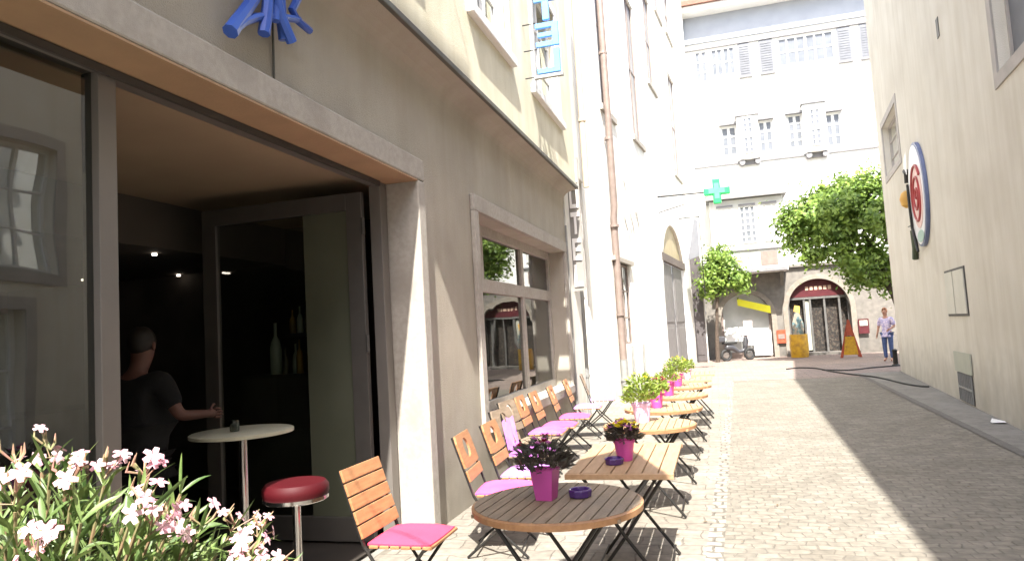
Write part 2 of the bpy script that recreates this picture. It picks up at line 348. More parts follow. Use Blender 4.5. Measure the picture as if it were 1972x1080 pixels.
def window(fr, parent, u0, u1, z0, z1, d, cols, rows, frame_m='white_trim', glass_m='glass_house', fw=.05, mw=.03, name='window'):
    """frame + mullions as part, panes as sub-part"""
    mb = MB()
    fr.box(mb, u0, u0 + fw, z0, z1, d - .03, d + .03); fr.box(mb, u1 - fw, u1, z0, z1, d - .03, d + .03)
    fr.box(mb, u0 + fw, u1 - fw, z0, z0 + fw, d - .03, d + .03); fr.box(mb, u0 + fw, u1 - fw, z1 - fw, z1, d - .03, d + .03)
    for i in range(1, cols):
        u = u0 + (u1 - u0) * i / cols; w = mw * (1.6 if cols % 2 == 0 and i == cols // 2 else 1)
        fr.box(mb, u - w / 2, u + w / 2, z0 + fw, z1 - fw, d - .02, d + .022)
    for j in range(1, rows):
        z = z0 + (z1 - z0) * j / rows
        fr.box(mb, u0 + fw, u1 - fw, z - mw / 2, z + mw / 2, d - .018, d + .019)
    w = mb.build(name, frame_m, parent)
    g = MB().quad(fr.P(u0 + fw, z0 + fw, d), fr.P(u1 - fw, z0 + fw, d), fr.P(u1 - fw, z1 - fw, d), fr.P(u0 + fw, z1 - fw, d))
    g.build('pane', glass_m, w, fixn=False)
    return w

# ------------------------------------------------------------ world, sun, camera
w = bpy.data.worlds.new('World'); sc.world = w; w.use_nodes = True
nt = w.node_tree
sky = nt.nodes.new('ShaderNodeTexSky'); sky.sky_type = 'NISHITA'; sky.sun_disc = False
SUN = Vector((.155, -.70, 1.0)).normalized()
sky.sun_elevation = math.asin(SUN.z); sky.sun_rotation = math.atan2(SUN.x, SUN.y); sky.air_density = 1.0; sky.dust_density = 2.5
nt.links.new(sky.outputs[0], nt.nodes['Background'].inputs[0]); nt.nodes['Background'].inputs[1].default_value = .15
sl = bpy.data.lights.new('sun', 'SUN'); sl.energy = 4.0; sl.angle = R(.5); sl.color = (1, .965, .9)
so = bpy.data.objects.new('sun', sl); col.objects.link(so); so.rotation_euler = (-SUN).to_track_quat('-Z', 'Y').to_euler(); so.location = (2, -8, 20)
sc.view_settings.view_transform = 'Standard'; sc.view_settings.look = 'None'; sc.view_settings.exposure = 0
sc.cycles.film_exposure = 3.9
sc.cycles.max_bounces = 8; sc.cycles.transparent_max_bounces = 12
sc.cycles.sample_clamp_indirect = 6
sc.cycles.use_denoising = True

F_PX, H = 1350.0, 1.6
fwd = Vector((393., -81., -F_PX)).normalized()
rt = -Vector((-4717., -382., -F_PX)); rt = (rt - fwd * rt.dot(fwd)).normalized(); up = rt.cross(fwd)
Mw = Matrix((rt, fwd, up))                     # camera axes -> world
cd = bpy.data.cameras.new('camera'); cam = bpy.data.objects.new('camera', cd); col.objects.link(cam)
cam.matrix_world = Matrix.Translation((0, 0, H)) @ Mw.to_4x4()
cd.sensor_fit = 'HORIZONTAL'; cd.sensor_width = 36; cd.lens = 36 * F_PX / 1972; cd.clip_start = .05; cd.clip_end = 2000
sc.camera = cam

# ------------------------------------------------------------ ground
def sheet(name, pts, m, z):
    mb = MB().quad(*[(p[0], p[1], z) for p in pts]); o = mb.build(name, m, fixn=False); tag(o, kind='structure'); return o
sheet('ground', [(-700, -700), (700, -700), (700, 900), (-700, 900)], 'asphalt', -.02)
sheet('lane_paving', [(-2.6, -12), (3.3, -12), (3.9, 20), (-2.6, 20)], 'pave_dark', 0)
sheet('plaza_paving', [(-6, 19.9), (16, 19.9), (16, 34), (-6, 34)], 'plaza', .004)
sheet('terrace_paving', [(-2.6, -3), (-.42, -3), (.22, 19.9), (-2.4, 19.9)], 'pave_left', .004)
sheet('edge_stones', [(-.42, -3), (-.3, -3), (.34, 19.9), (.22, 19.9)], cobble_mat('edge_setts', (.36, .345, .31), (.27, .25, .22), (.16, .15, .13), .13, .12, 0, .6, .014), .006)
sheet('pavement', [(2.25, -12), (3.2, -12), (4.72, 21.1), (3.62, 21.1)], 'asphalt', .005)
sheet('gutter', [(2.13, -12), (2.25, -12), (3.62, 21.1), (3.5, 21.1)], 'gutter_stone', .008)

# ------------------------------------------------------------ café building (left)
F1 = Frame((-2.37, 0, 0), (0, 1, 0), (1, 0, 0))
FU = Frame((-2.12, 0, 0), (0, 1, 0), (1, 0, 0))
EC = 11.75
cafe = empty('cafe_building', (-2.37, 5, 0), 'café building with grey ground floor, projecting yellow upper floor and wide shop opening', 'building')
cafe_in = lambda o: o
def bp(mb, name, m, parent=None, **k):           # parts given in world coordinates, parented under the café at its base
    o = mb.build(name, m, parent or cafe, **k)
    if parent is None: o.matrix_parent_inverse = Matrix.Translation(cafe.location).inverted()
    return o
wl = MB()
OPEN = (-2.5, 5.44, 0, 3.02, 0); WIN = (6.98, 11.42, .72, 2.92, 0)
F1.wall(wl, -4, EC, 0, 3.70, [OPEN, WIN], .32)
wl.quad((-2.37, EC, 0), (-3.2, EC, 0), (-3.2, EC, 3.70), (-2.37, EC, 3.70))
bp(wl, 'wall', 'cafe_low')
# coving out to the cornice lip
cv = MB(); prof = [(-2.37, 3.70), (-2.368, 3.80), (-2.362, 3.87), (-2.34, 3.925), (-2.30, 3.965), (-2.24, 3.995), (-2.13, 4.018)]
for (a, b) in zip(prof[:-1], prof[1:]): cv.quad((a[0], -4, a[1]), (a[0], EC + .02, a[1]), (b[0], EC + .02, b[1]), (b[0], -4, b[1]))
cv.add([(p[0], EC + .02, p[1]) for p in prof] + [(-2.5, EC + .02, 4.018), (-2.5, EC + .02, 3.70)], [tuple(range(len(prof) + 2))])
bp(cv, 'coving', 'cafe_low', smooth=True)
lp = MB(); F1.box(lp, -4, EC + .05, 4.02, 4.075, -.2, .275); bp(lp, 'cornice', 'gutter', bevel=.008)
uw = MB()
UOPS = [(-.2, 1.0, 4.9, 6.6, 0), (3.3, 4.75, 4.9, 6.6, 0), (6.62, 7.75, 4.9, 6.6, 0), (9.15, 10.62, 4.9, 6.6, 0)]
UOPS += [(a, b, 7.9, 9.6, 0) for (a, b, _, _, _) in UOPS]
FU.wall(uw, -4, EC, 4.075, 11.5, UOPS, .16)
uw.quad((-2.12, EC, 4.075), (-6, EC, 4.075), (-6, EC, 11.5), (-2.12, EC, 11.5))
uw.quad((-2.12, -4, 11.5), (-2.12, EC, 11.5), (-6, EC, 11.5), (-6, -4, 11.5))
bp(uw, 'upper_wall', 'cafe_up')
for (a, b, z0, z1, _) in UOPS:
    wd = window(FU, cafe, a, b, z0, z1, -.12, 2, 3, fw=.07, mw=.035); wd.matrix_parent_inverse = Matrix.Translation(cafe.location).inverted()
    s = MB(); FU.box(s, a - .28, b + .2, z0 - .11, z0, -.1, .075); s.build('sill', 'white_trim', wd, bevel=.01)
    t = MB(); FU.box(t, a - .14, a, z0, z1 + .14, -.01, .03); FU.box(t, b, b + .14, z0, z1 + .14, -.01, .03); FU.box(t, a, b, z1, z1 + .14, -.01, .03)
    t.build('surround', 'white_trim', wd)
# portal of pale stone around the wide opening
pt = MB(); F1.box(pt, -3, 5.5, 2.942, 3.13, -.315, .07)
lin = bp(pt, 'lintel', 'stone_trim', bevel=.012)
pj = MB(); F1.box(pj, 5.36, 5.5, 0, 2.938, -.32, .07); bp(pj, 'door_jamb', 'stone_trim', bevel=.012)
sf = MB(); F1.box(sf, -3, 5.358, 2.928, 2.94, -.30, .066); bp(sf, 'lintel_underside', 'soffit')
# window surround
ws = MB(); F1.box(ws, 6.84, 11.56, 2.92, 3.09, .002, .05); F1.box(ws, 6.84, 6.98, .6, 2.918, .002, .05); F1.box(ws, 11.42, 11.56, .6, 2.918, .002, .05)
F1.box(ws, 6.985, 11.415, .6, .725, -.3, .07)
bp(ws, 'window_surround', 'stone_trim', bevel=.008)
wf = MB(); d = -.27
def wfb(u0, u1, z0, z1, e=0): F1.box(wf, u0, u1, z0, z1, d - .03 + e, d + .04 + e)
wfb(6.98, 7.12, .72, 2.92); wfb(11.30, 11.42, .72, 2.92); wfb(7.12, 11.3, 2.80, 2.92, .002); wfb(7.12, 11.3, .73, .84, .002); wfb(7.12, 11.3, 2.12, 2.28, .004)
wfb(7.82, 7.90, 2.28, 2.8); wfb(9.60, 9.72, 2.28, 2.8); wfb(9.60, 9.72, .84, 2.12)
wf_o = bp(wf, 'shop_window', 'stone_trim', bevel=.004)
for (u0, u1, z0, z1) in [(7.12, 7.82, 2.28, 2.8), (7.90, 9.60, 2.28, 2.8), (9.72, 11.3, 2.28, 2.8), (7.12, 9.60, .84, 2.12), (9.72, 11.3, .84, 2.12)]:
    MB().quad(*[F1.P(u, z, d) for u, z in [(u0, z0), (u1, z0), (u1, z1), (u0, z1)]]).build('pane', 'glass_shop', wf_o, fixn=False)
# metal glazing of the wide opening
D = -.27
mf = MB()
def mbx(u0, u1, z0, z1, e=0): F1.box(mf, u0, u1, z0, z1, D - .05 + e, D + .05 + e)
mbx(2.47, 2.57, .0, 2.90, -.01); mbx(-2.4, 5.34, 2.90, 2.926); mbx(5.22, 5.34, 0, 2.90, .002); mbx(-2.4, 2.47, 0, .12, -.003)
mbx(-2.4, -2.3, .12, 2.90)
shopf = bp(mf, 'door_frame', 'frame_metal', bevel=.004)
dk = MB(); F1.box(dk, -2.4, 5.2, 2.885, 2.924, D + .052, D + .07); dk.build('track', 'frame_dark', shopf)
MB().quad(*[F1.P(u, z, D) for u, z in [(-2.3, .12), (2.47, .12), (2.47, 2.90), (-2.3, 2.90)]]).build('pane', 'glass_big', shopf, fixn=False)
# folding door leaf standing open into the room
lf = empty('door_leaf', (-2.72, 5.16, 0), None, None); lf.parent = cafe; lf.matrix_parent_inverse = Matrix.Translation(cafe.location).inverted()
FL = Frame((0, 0, 0), (-1, 0, 0), (0, -1, 0))
a = MB()
for (u0, u1, z0, z1, e) in [(0, .14, .03, 2.84, 0), (1.42, 1.56, .03, 2.84, 0), (.14, 1.42, 2.70, 2.84, .002), (.14, 1.42, .03, .22, .002)]: FL.box(a, u0, u1, z0, z1, -.025 + e, .03 + e)
a.build('leaf_frame', 'leaf_metal_dim', lf, bevel=.004)
MB().quad(*[FL.P(u, z, 0) for u, z in [(.56, .22), (1.42, .22), (1.42, 2.70), (.56, 2.70)]]).build('pane', 'glass', lf, fixn=False)
MB().quad(*[FL.P(u, z, .004) for u, z in [(.14, .22), (.56, .22), (.56, 2.70), (.14, 2.70)]]).build('reflection_pane', 'glass_reflection', lf, fixn=False)  # painted reflection strip beside the clear pane
hb = MB()
for z in (.5, 1.6, 2.55):
    hb.tube([FL.P(-.02, z - .07, .045), FL.P(-.02, z + .07, .045)], .016, 8)
hb.build('hinge', 'frame_dark', lf)
# interior
it = MB()
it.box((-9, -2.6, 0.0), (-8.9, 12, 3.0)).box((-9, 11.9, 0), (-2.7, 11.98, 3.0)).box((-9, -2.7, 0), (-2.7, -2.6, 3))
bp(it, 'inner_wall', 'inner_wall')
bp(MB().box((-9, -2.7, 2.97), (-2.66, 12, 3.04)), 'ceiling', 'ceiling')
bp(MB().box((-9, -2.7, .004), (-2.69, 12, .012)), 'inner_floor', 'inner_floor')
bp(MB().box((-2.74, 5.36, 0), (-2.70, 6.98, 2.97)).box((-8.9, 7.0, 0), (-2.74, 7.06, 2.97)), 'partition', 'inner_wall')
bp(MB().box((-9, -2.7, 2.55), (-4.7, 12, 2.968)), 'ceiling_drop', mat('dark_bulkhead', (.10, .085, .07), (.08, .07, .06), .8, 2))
for (x, y) in [(-4.95, 5.3), (-7.1, 6.5), (-6.1, 6.9), (-7.6, 5.2), (-5.6, 3.2)]:
    dl = tag(MB().lathe([(.022, 0), (.022, .02)], (x, y, 2.525), 16).build('downlight', 'lamp_glow'), 'small lit round downlight in the dark café ceiling', 'lamp', 'downlights in the café ceiling')
# dark shelf with bottles against the partition
sh = empty('bottle_shelf', (-3.85, 5.78, 0), 'dark back bar shelf seen through the open glass door', 'shelf')
for i, z in enumerate((1.33, 1.70)):
    MB().box((-.45 if i == 0 else .0, -.14, z), (.35, .14, z + .03)).build('shelf_board', M['frame_dark'], sh)
MB().box((-.45, -.12, 0), (.35, .14, 1.33)).build('cabinet', 'inner_wall', sh)
def bottle(x, y, z, h, r, m, label, shared=True):
    mb = MB().lathe([(r * .95, 0), (r, .01), (r, h * .50), (r * .75, h * .64), (r * .30, h * .74), (r * .28, h * .97), (r * .34, h)], (0, 0, 0), 14)
    o = mb.build('bottle', m, None, (x, y, z), smooth=True); tag(o, label, 'bottle', 'bottles on the back bar shelf'); return o
bottle(-3.99, 5.74, 1.36, .48, .055, 'bottle_green', 'tall pale bottle on the back bar shelf, left of the clustered ones')
for i in range(5):
    bottle(-3.86 + .075 * i, 5.70 + .05 * (i % 2), 1.36, .24 + .035 * (i % 3), .032, ['bottle_dark', 'bottle_green', 'bottle_amber'][i % 3], 'small bottle in the cluster on the lower back bar shelf')
for i in range(4):
    bottle(-3.80 + .08 * i, 5.74, 1.73, .22 + .03 * (i % 3), .03, ['bottle_amber', 'bottle_green', 'bottle_dark'][i % 3], 'small bottle in the row on the upper back bar shelf')
cnr = empty('bar_counter', (-6.6, 6.0, 0), 'long dark bar counter deep inside the café', 'counter')
MB().box((-.35, -3.0, 0), (.3, .9, 1.05)).build('counter_front', mat('dark_oak', (.05, .035, .025), (.035, .025, .018), .5), cnr)
MB().box((-.4, -3.05, 1.05), (.36, .95, 1.10)).build('counter_top', mat('dark_polished_top', (.09, .08, .07), (.07, .06, .05), .2), cnr)

# ------------------------------------------------------------ blue lettered logo on the lintel wall
lg = empty('wall_logo', (-2.30, 3.32, 3.40), 'blue brush stroke emblem of crossed letters above the shop opening', 'sign')
def stroke(mb, pts, r0, r1, d):
    ps = [Vector((d, p[0], p[1])) for p in pts]; n = len(ps)
    mb.tube(ps, [r0 + (r1 - r0) * i / (n - 1) for i in range(n)], 8)
S = [([(.04, .62), (-.05, .30), (-.14, .10), (-.23, -.02), (-.30, -.11), (-.34, -.165)], .03, .042), ([(-.34, -.165), (-.24, -.07), (-.13, .0), (.07, .09), (.28, .16)], .026, .022),
     ([(.02, .60), (-.02, .30), (-.05, .08), (-.09, -.08)], .028, .034), ([(-.03, .55), (-.01, .25), (.06, .08), (.16, -.03)], .028, .032), ([(.12, .58), (.11, .3), (.115, .12), (.14, -.02)], .028, .034),
     ([(.34, .60), (.31, .34), (.21, .19), (.27, .15), (.40, .14)], .026, .022), ([(.05, .5), (.04, .25), (.02, .04)], .024, .026)]
for i, (p, r0, r1) in enumerate(S):
    mb = MB(); stroke(mb, p, r0, r1, .02 + .012 * (i % 4)); mb.build('stroke', 'blue_sign', lg, smooth=True)
cb = MB().tube([(-2.358, 3.46, 3.13), (-2.355, 3.46, 3.5)], .007, 6); cbo = cb.build('cable', 'gutter', lg); cbo.matrix_parent_inverse = Matrix.Translation(lg.location).inverted()

# ------------------------------------------------------------ lettering helper
GL = {'H': [(0, 0, .25, 1), (.75, 0, 1, 1), (.25, .4, .75, .6)], 'O': [(0, 0, .25, 1), (.75, 0, 1, 1), (.25, 0, .75, .18), (.25, .82, .75, 1)],
      'T': [(.36, 0, .64, .8), (0, .8, 1, 1)], 'E': [(0, 0, .28, 1), (.28, 0, 1, .2), (.28, .41, .9, .59), (.28, .8, 1, 1)], 'L': [(0, 0, .28, 1), (.28, 0, 1, .2)]}
def hanging_hotel(y, x0, wd, ztop, lh, gap, mirror, m, label, frame_m, thick=.05, rods=True, back=None):
    s = empty('hotel_sign', (x0, y, ztop), label, 'sign')
    z = 0
    for ch in 'HOTEL':
        mb = MB()
        for (a, b, c, e) in GL[ch]:
            if mirror: a, c = 1 - c, 1 - a
            mb.box((a * wd, -thick / 2, z - lh + b * lh), (c * wd, thick / 2, z - lh + e * lh))
        mb.build('letter', m, s, bevel=.003); z -= lh + gap
    fr_ = MB()
    if back: fr_.box((-.03, thick / 2 + .003, z), (wd + .03, thick / 2 + .04, .05)); fr_.build('back_panel', back, s)
    else:
        fr_.box((-.045, -.012, z + gap - .03), (-.025, .012, .1)); fr_.box((wd + .01, -.012, z + gap - .03), (wd + .025, .012, .1)); fr_.box((-.045, -.03, z + gap - .06), (wd + .03, .03, z + gap - .02))
        fr_.build('sign_frame', frame_m, s)
    if rods:
        rd = MB()
        for zz in (z + gap - .03, z + gap + lh + gap * .5, z + gap + 2 * lh + 1.5 * gap, 0):
            rd.tube([(-.18, 0, zz), (0, 0, zz)], .008, 6)
        rd.build('bracket', 'iron', s)
    return s
hanging_hotel(8.6, -1.95, .30, 6.62, .31, .04, True, 'blue_pale', 'tall blue HOTEL sign of open letters, seen from behind, hanging off the yellow upper wall', 'pipe_grey')
hanging_hotel(12.15, -2.33, .155, 4.62, .39, .075, False, 'white_letters', 'narrow grey HOTEL sign with white letters at the corner of the café building', 'pipe_grey', .02, False, 'grey_panel')

# ------------------------------------------------------------ white building (left, farther)
NB = math.hypot(1, .09)
F2 = Frame((-3.58, 0, 0), (.09, 1, 0), (1, -.09, 0))
def y2(y): return y * NB
wb = empty('white_building', (-2.3, 14, 0), 'tall white rendered house next to the café with narrow windows and a round arched doorway', 'building')
inv2 = Matrix.Translation(wb.location).inverted()
def p2(mb, name, m, parent=None, **k):
    o = mb.build(name, m, parent or wb, **k)
    if parent is None: o.matrix_parent_inverse = inv2
    return o
ops = [(y2(15.9), y2(17.0), 6.75, 11, 0), (y2(19.6), y2(20.9), 6.95, 11.2, 0), (y2(22.9), y2(24.2), 9.6, 12.8, 0), (y2(27.7), y2(29.4), 7.5, 11.6, 0), (y2(25.6), y2(26.8), 13.2, 15.4, 0), (y2(28.2), y2(29.6), 13.4, 15.4, 0),
       (y2(15.95), y2(17.75), 1.2, 3.15, 0), (y2(23.0), y2(28.4), 0, 5.15, 2.2)]
mb = MB(); F2.wall(mb, y2(13.62), y2(31.6), 0, 17, ops, .13)
P0 = F2.P(y2(13.62), 0, 0)
mb.quad(P0, P0 + Vector((-4, 0, 0)), P0 + Vector((-4, 0, 17)), P0 + Vector((0, 0, 17)))
p2(mb, 'wall', 'white_wall')
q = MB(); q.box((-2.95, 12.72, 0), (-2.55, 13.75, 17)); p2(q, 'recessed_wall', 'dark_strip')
q2 = MB(); q2.box((-2.90, 11.79, 0), (-2.35, 12.70, 17)); p2(q2, 'pilaster', 'white_wall'); q3 = MB(); q3.box((-2.60, 12.72, 4.5), (-2.30, 13.6, 17)); p2(q3, 'bridging_wall', 'white_wall')
for i, o in enumerate(ops[:6]):
    wd = window(F2, wb, o[0], o[1], o[2], o[3], -.09, 2, 2, frame_m='pipe_brown', glass_m='glass_far', fw=.05); wd.matrix_parent_inverse = inv2
    s = MB(); F2.box(s, o[0] - .2, o[1] + .2, o[2] - .14, o[2], -.05, .07); s.build('sill', 'stone_trim', wd)
o = ops[6]; wd = window(F2, wb, o[0], o[1], o[2], o[3], -.09, 3, 3, frame_m='pipe_brown'); wd.matrix_parent_inverse = inv2
s = MB(); F2.box(s, o[0] - .15, o[1] + .15, o[3], o[3] + .1, -.1, .09); s.build('window_hood', 'stone_trim', wd)
# arched doorway: beam, two doors, fanlight
o = ops[7]
dr = MB(); F2.box(dr, o[0], o[1], 3.72, 3.98, -.12, .02); bm_ = p2(dr, 'door_beam', 'dark_strip')
for k in range(2):
    u0 = o[0] + .1 + k * 2.55; u0 += .05; dd = MB(); F2.box(dd, u0, u0 + 2.3, 0, 3.7, -.12, -.09); F2.box(dd, u0 + .2, u0 + 2.1, .3, 1.5, -.092, -.075); F2.box(dd, u0 + .2, u0 + 2.1, 1.7, 3.4, -.092, -.075)
    p2(dd, 'door', mat('grey_door_paint', (.22, .21, .20), (.18, .17, .165), .6), bevel=.01)
fl = MB(); fl.quad(*[F2.P(u, z, -.10) for u, z in [(o[0], 3.98), (o[1], 3.98), (o[1], 5.2), (o[0], 5.2)]]); p2(fl, 'fanlight', mat('ochre_fanlight', (.42, .35, .20), (.36, .30, .18), .6))
# end pier with tall grey panel
pr = MB().box((-1.22, 30.2, 0), (-.40, 31.7, 17)); p2(pr, 'corner_pier', 'white_wall')
pn = MB().box((-1.10, 30.14, .05), (-.44, 30.198, 4.4)); pn.box((-1.0, 30.12, .3), (-.54, 30.142, 1.2)); p2(pn, 'side_door', 'panel_dark', bevel=.01)
# faint wrought iron tendril on the white wall
orn = MB()
for k in range(3):
    pts = [F2.P(y2(17.6 + k * .75) + .16 * math.sin(t * 2.2 + k), 5.3 - t * .42, .04) for t in [i * .3 for i in range(11)]]
    orn.tube(pts, .014, 6)
for k in range(7):
    c = F2.P(y2(17.9 + .28 * k), 4.0 + .17 * k, .05); orn.tube([c, c + Vector((.0, .09, .06)), c + Vector((0, .05, .16)), c + Vector((0, -.07, .13)), c + Vector((0, -.05, .02))], .011, 6)
tag(orn.build('iron_ornament', mat('pale_grey_iron', (.45, .43, .40), (.38, .36, .34), .6)), 'faint wrought iron tendril ornament fixed high on the white wall', 'ornament')
# pipes
def pipe(name, pts, r, m, label, cl=0):
    e = empty(name, pts[-1], label, 'pipe'); iv = Matrix.Translation(Vector(pts[-1])).inverted()
    a = MB().tube(pts, r, 14).build('pipe_run', m, e, smooth=True); a.matrix_parent_inverse = iv
    top, bot = Vector(pts[0]), Vector(pts[-1])
    for k in range(cl):
        t = (k + .5) / cl; c = top.lerp(bot, t); b2 = MB().tube([c + Vector((0, 0, -.03)), c + Vector((0, 0, .03))], r * 1.28, 14).build('pipe_clamp', m, e); b2.matrix_parent_inverse = iv
    return e
pipe('downpipe', [(-2.02, 15.85, 11), (-2.02, 15.9, 4.4), (-2.06, 15.95, 4.1), (-2.06, 15.95, .9)], .078, 'pipe_brown', 'tall brown copper downpipe running down the white house', 5)
pipe('downpipe', [(-2.06, 15.95, .89), (-2.06, 15.95, 0.02)], .085, 'pipe_grey', 'short grey iron foot of the brown downpipe', 1)
pipe('downpipe', [(-2.02, 12.2, 9), (-2.02, 12.2, 4.12)], .055, 'pipe_beige', 'beige downpipe beside the yellow upper wall of the café building', 2)
pipe('downpipe', [(-2.42, 13.2, 4.4), (-2.42, 13.2, .02)], .05, 'pipe_grey', 'grey zinc downpipe in the dark recess beside the HOTEL sign', 3)
pipe('downpipe', [(-2.335, 11.68, 3.4), (-2.335, 11.68, .02)], .018, 'pipe_grey', 'thin grey conduit down the end of the café wall', 2)
for (yy, lab) in [(17.2, 'left thin grey conduit low on the white wall behind the tables'), (18.6, 'right thin grey conduit low on the white wall behind the tables')]:
    c = F2.P(y2(yy), 0, .05); pipe('conduit', [c + Vector((0, 0, 1.15)), c + Vector((0, 0, .02))], .025, 'pipe_grey', lab, 1)

# pharmacy cross on a bracket
cr = empty('pharmacy_cross', (.34, 23, 5.75), 'green plastic pharmacy cross on a bracket high above the lane end', 'sign')
poly = [(-.12, -.4), (.12, -.4), (.12, -.12), (.4, -.12), (.4, .12), (.12, .12), (.12, .4), (-.12, .4), (-.12, .12), (-.4, .12), (-.4, -.12), (-.12, -.12)]
rot = Matrix.Rotation(R(90), 4, 'X')
MB().prism(poly, .16, rot, -.08).build('cross_body', 'green_cross', cr, bevel=.03)
MB().prism([(x * .62, y * .62) for x, y in poly], .18, rot, -.09).build('cross_inset', mat('pale_green_inset', (.11, .56, .24), (.09, .50, .20), .4), cr)
MB().tube([(-.35, 0, 0), (-1.85, 0, .02)], .03, 8).tube([(-.3, 0, -.15), (-1.85, 0, -.5)], .015, 6).build('bracket', 'iron', cr)
# grey hanging sign/lantern below
ls = empty('pennant', (-.7, 27.8, 5.2), 'narrow grey hanging cloth on a pole below the green cross', 'pennant')
MB().prism([(-.15, -1.15), (.3, -1.0), (.32, .35), (.18, .45)], .03, rot).build('cloth', 'shutter', ls)
MB().tube([(-.5, 0, .5), (.42, 0, .5)], .025, 6).tube([(.38, 0, .5), (.38, 0, -2.6)], .02, 6).build('pole', 'iron', ls)

# ------------------------------------------------------------ far façade building
FB = Frame((0, 32, 0), (1, 0, 0), (0, -1, 0))
fb = empty('town_house', (4, 32, 0), 'large white town house closing the end of the lane, shutters above and shop arches below', 'building')
inv3 = Matrix.Translation(fb.location).inverted()
def p3(mb, name, m, parent=None, **k):
    o = mb.build(name, m, parent or fb, **k)
    if parent is None: o.matrix_parent_inverse = inv3
    return o
AR = [(.22, 2.30, 0, 2.78, 1.05), (2.98, 5.42, 0, 3.2, 1.25)]
gf = MB(); FB.wall(gf, -4, 12, 0, 3.85, AR, .35); p3(gf, 'ground_floor_wall', 'far_stone_shaded')
up_ops = [(-.02, .52, 12.3, 13.75, 0), (.68, 1.72, 12.5, 13.75, 0), (3.5, 5.75, 12.5, 13.75, 0), (7.3, 9.0, 12.4, 13.75, 0),
          (.86, 1.50, 8.85, 10.15, 0), (2.42, 3.0, 8.85, 10.2, 0), (3.62, 4.2, 8.85, 10.3, 0), (5.12, 5.72, 8.75, 10.15, 0)]
uf = MB(); FB.wall(uf, -4, 12, 3.85, 14.1, up_ops, .12, .06); p3(uf, 'upper_wall', 'far_wall')
ledge = MB(); FB.box(ledge, -4, 12, 3.75, 3.86, -.02, .14); p3(ledge, 'ledge', 'far_stone_shaded')
sc_ = MB(); FB.box(sc_, -4, 12, 8.46, 8.54, .05, .12); p3(sc_, 'string_course', 'lead_line')
fz = MB(); FB.box(fz, -4, 12, 14.1, 15.3, -.02, .16); p3(fz, 'frieze', 'frieze')
ln = MB(); FB.box(ln, -4, 12, 13.80, 13.87, .06, .14); p3(ln, 'window_head_moulding', 'lead_line')
ev = MB(); FB.box(ev, -4, 12, 15.3, 15.55, -.1, .85); p3(ev, 'eave', 'far_wall')
rf = MB(); rf.hexa([(-4, 31.0, 15.56), (12, 31.0, 15.56), (-4, 38, 15.56), (12, 38, 15.56), (-4, 31.0, 15.75), (12, 31.0, 15.75), (-4, 38, 20), (12, 38, 20)]); p3(rf, 'roof', 'roof_tile')
for i, o in enumerate(up_ops):
    cols, rows = [(2, 3), (4, 2), (6, 2), (4, 2), (2, 3), (2, 3), (2, 4), (2, 3)][i]
    wd = window(FB, fb, o[0], o[1], o[2], o[3], -.01, cols, rows, glass_m='glass_far', fw=.06, mw=.07); wd.matrix_parent_inverse = inv3
def shut(u0, u1, z0, z1):
    s = MB(); FB.box(s, u0, u1, z0, z1, .065, .10)
    n = 12
    for k in range(n):
        z = z0 + .06 + (z1 - z0 - .12) * k / n
        FB.box(s, u0 + .06, u1 - .06, z, z + (z1 - z0) / n * .6, .10, .115)
    o = p3(s, 'shutter', 'shutter')
    t = MB(); FB.box(t, u0 - .04, u1 + .04, z0 - .12, z0 - .03, .06, .16); t.build('shutter_sill', 'lead_line', o)
for u0, u1 in [(1.86, 2.34), (2.74, 3.28), (5.88, 6.40), (6.76, 7.2)]: shut(u0, u1, 12.36, 13.78)
# oriel bays
for (x0, x1, z0, z1) in [(1.52, 2.40, 8.56, 10.45), (4.22, 5.10, 8.54, 10.6)]:
    b = MB(); FB.box(b, x0, x1, z0, z1, .06, .42); ob = p3(b, 'oriel_bay', 'far_wall', bevel=.02)
    f2 = Frame((0, 31.57, 0), (1, 0, 0), (0, -1, 0))
    for k in range(2):
        cz = z0 + .25 + k * .85; wd = window(f2, ob, (x0 + x1) / 2 - .20, (x0 + x1) / 2 + .20, cz, cz + .7, .03, 2, 3, glass_m='glass_far', fw=.04, mw=.05)
    t = MB(); FB.box(t, x0 - .05, x1 + .05, z1, z1 + .09, .05, .5); t.build('bay_roof', 'lead_line', ob)
    cbm = MB()
    for u in (x0 + .12, x1 - .12): cbm.tube([FB.P(u, z0 - .12, .04), FB.P(u, z0 - .12, .36)], .12, 10)
    FB.box(cbm, x0 + .24, x1 - .24, z0 - .2, z0, .05, .2); cbm.build('corbel', 'lead_line', ob)
for (u0, u1, z) in [(.80, 1.52, 10.2), (2.40, 3.08, 10.24), (3.55, 4.22, 10.32), (5.10, 5.80, 10.2)]:
    t = MB(); FB.box(t, u0, u1, z, z + .1, .05, .26); p3(t, 'window_hood', 'lead_line')
# projecting bay with slate canopy and balcony panel
FY = Frame((0, 31, 0), (1, 0, 0), (0, -1, 0))
bay = MB().box((.1, 31.0, 3.6), (3.05, 31.93, 6.75)); bo = p3(bay, 'projecting_bay', 'far_wall', bevel=.015)
for (u0, u1, r_) in [(.38, 1.05, 4), (1.28, 1.95, 6), (2.18, 2.80, 4)]:
    z1_ = 6.42; z0_ = 4.85
    wd = window(FY, bo, u0, u1, z0_, z1_, .035, 3, r_, glass_m='glass_far' if r_ == 6 else 'white_trim', fw=.06, mw=.06)
    t = MB(); FY.box(t, u0, u1, z1_, z1_ + .09, 0, .12); t.build('window_head', 'lead_line', wd)
cn = MB(); cn.hexa([(-.05, 30.65, 6.76), (3.2, 30.65, 6.76), (-.05, 31.93, 6.76), (3.2, 31.93, 6.76), (-.05, 30.7, 6.88), (3.2, 30.7, 6.88), (.4, 31.93, 7.55), (2.75, 31.93, 7.55)]); cn.build('canopy', 'slate', bo)
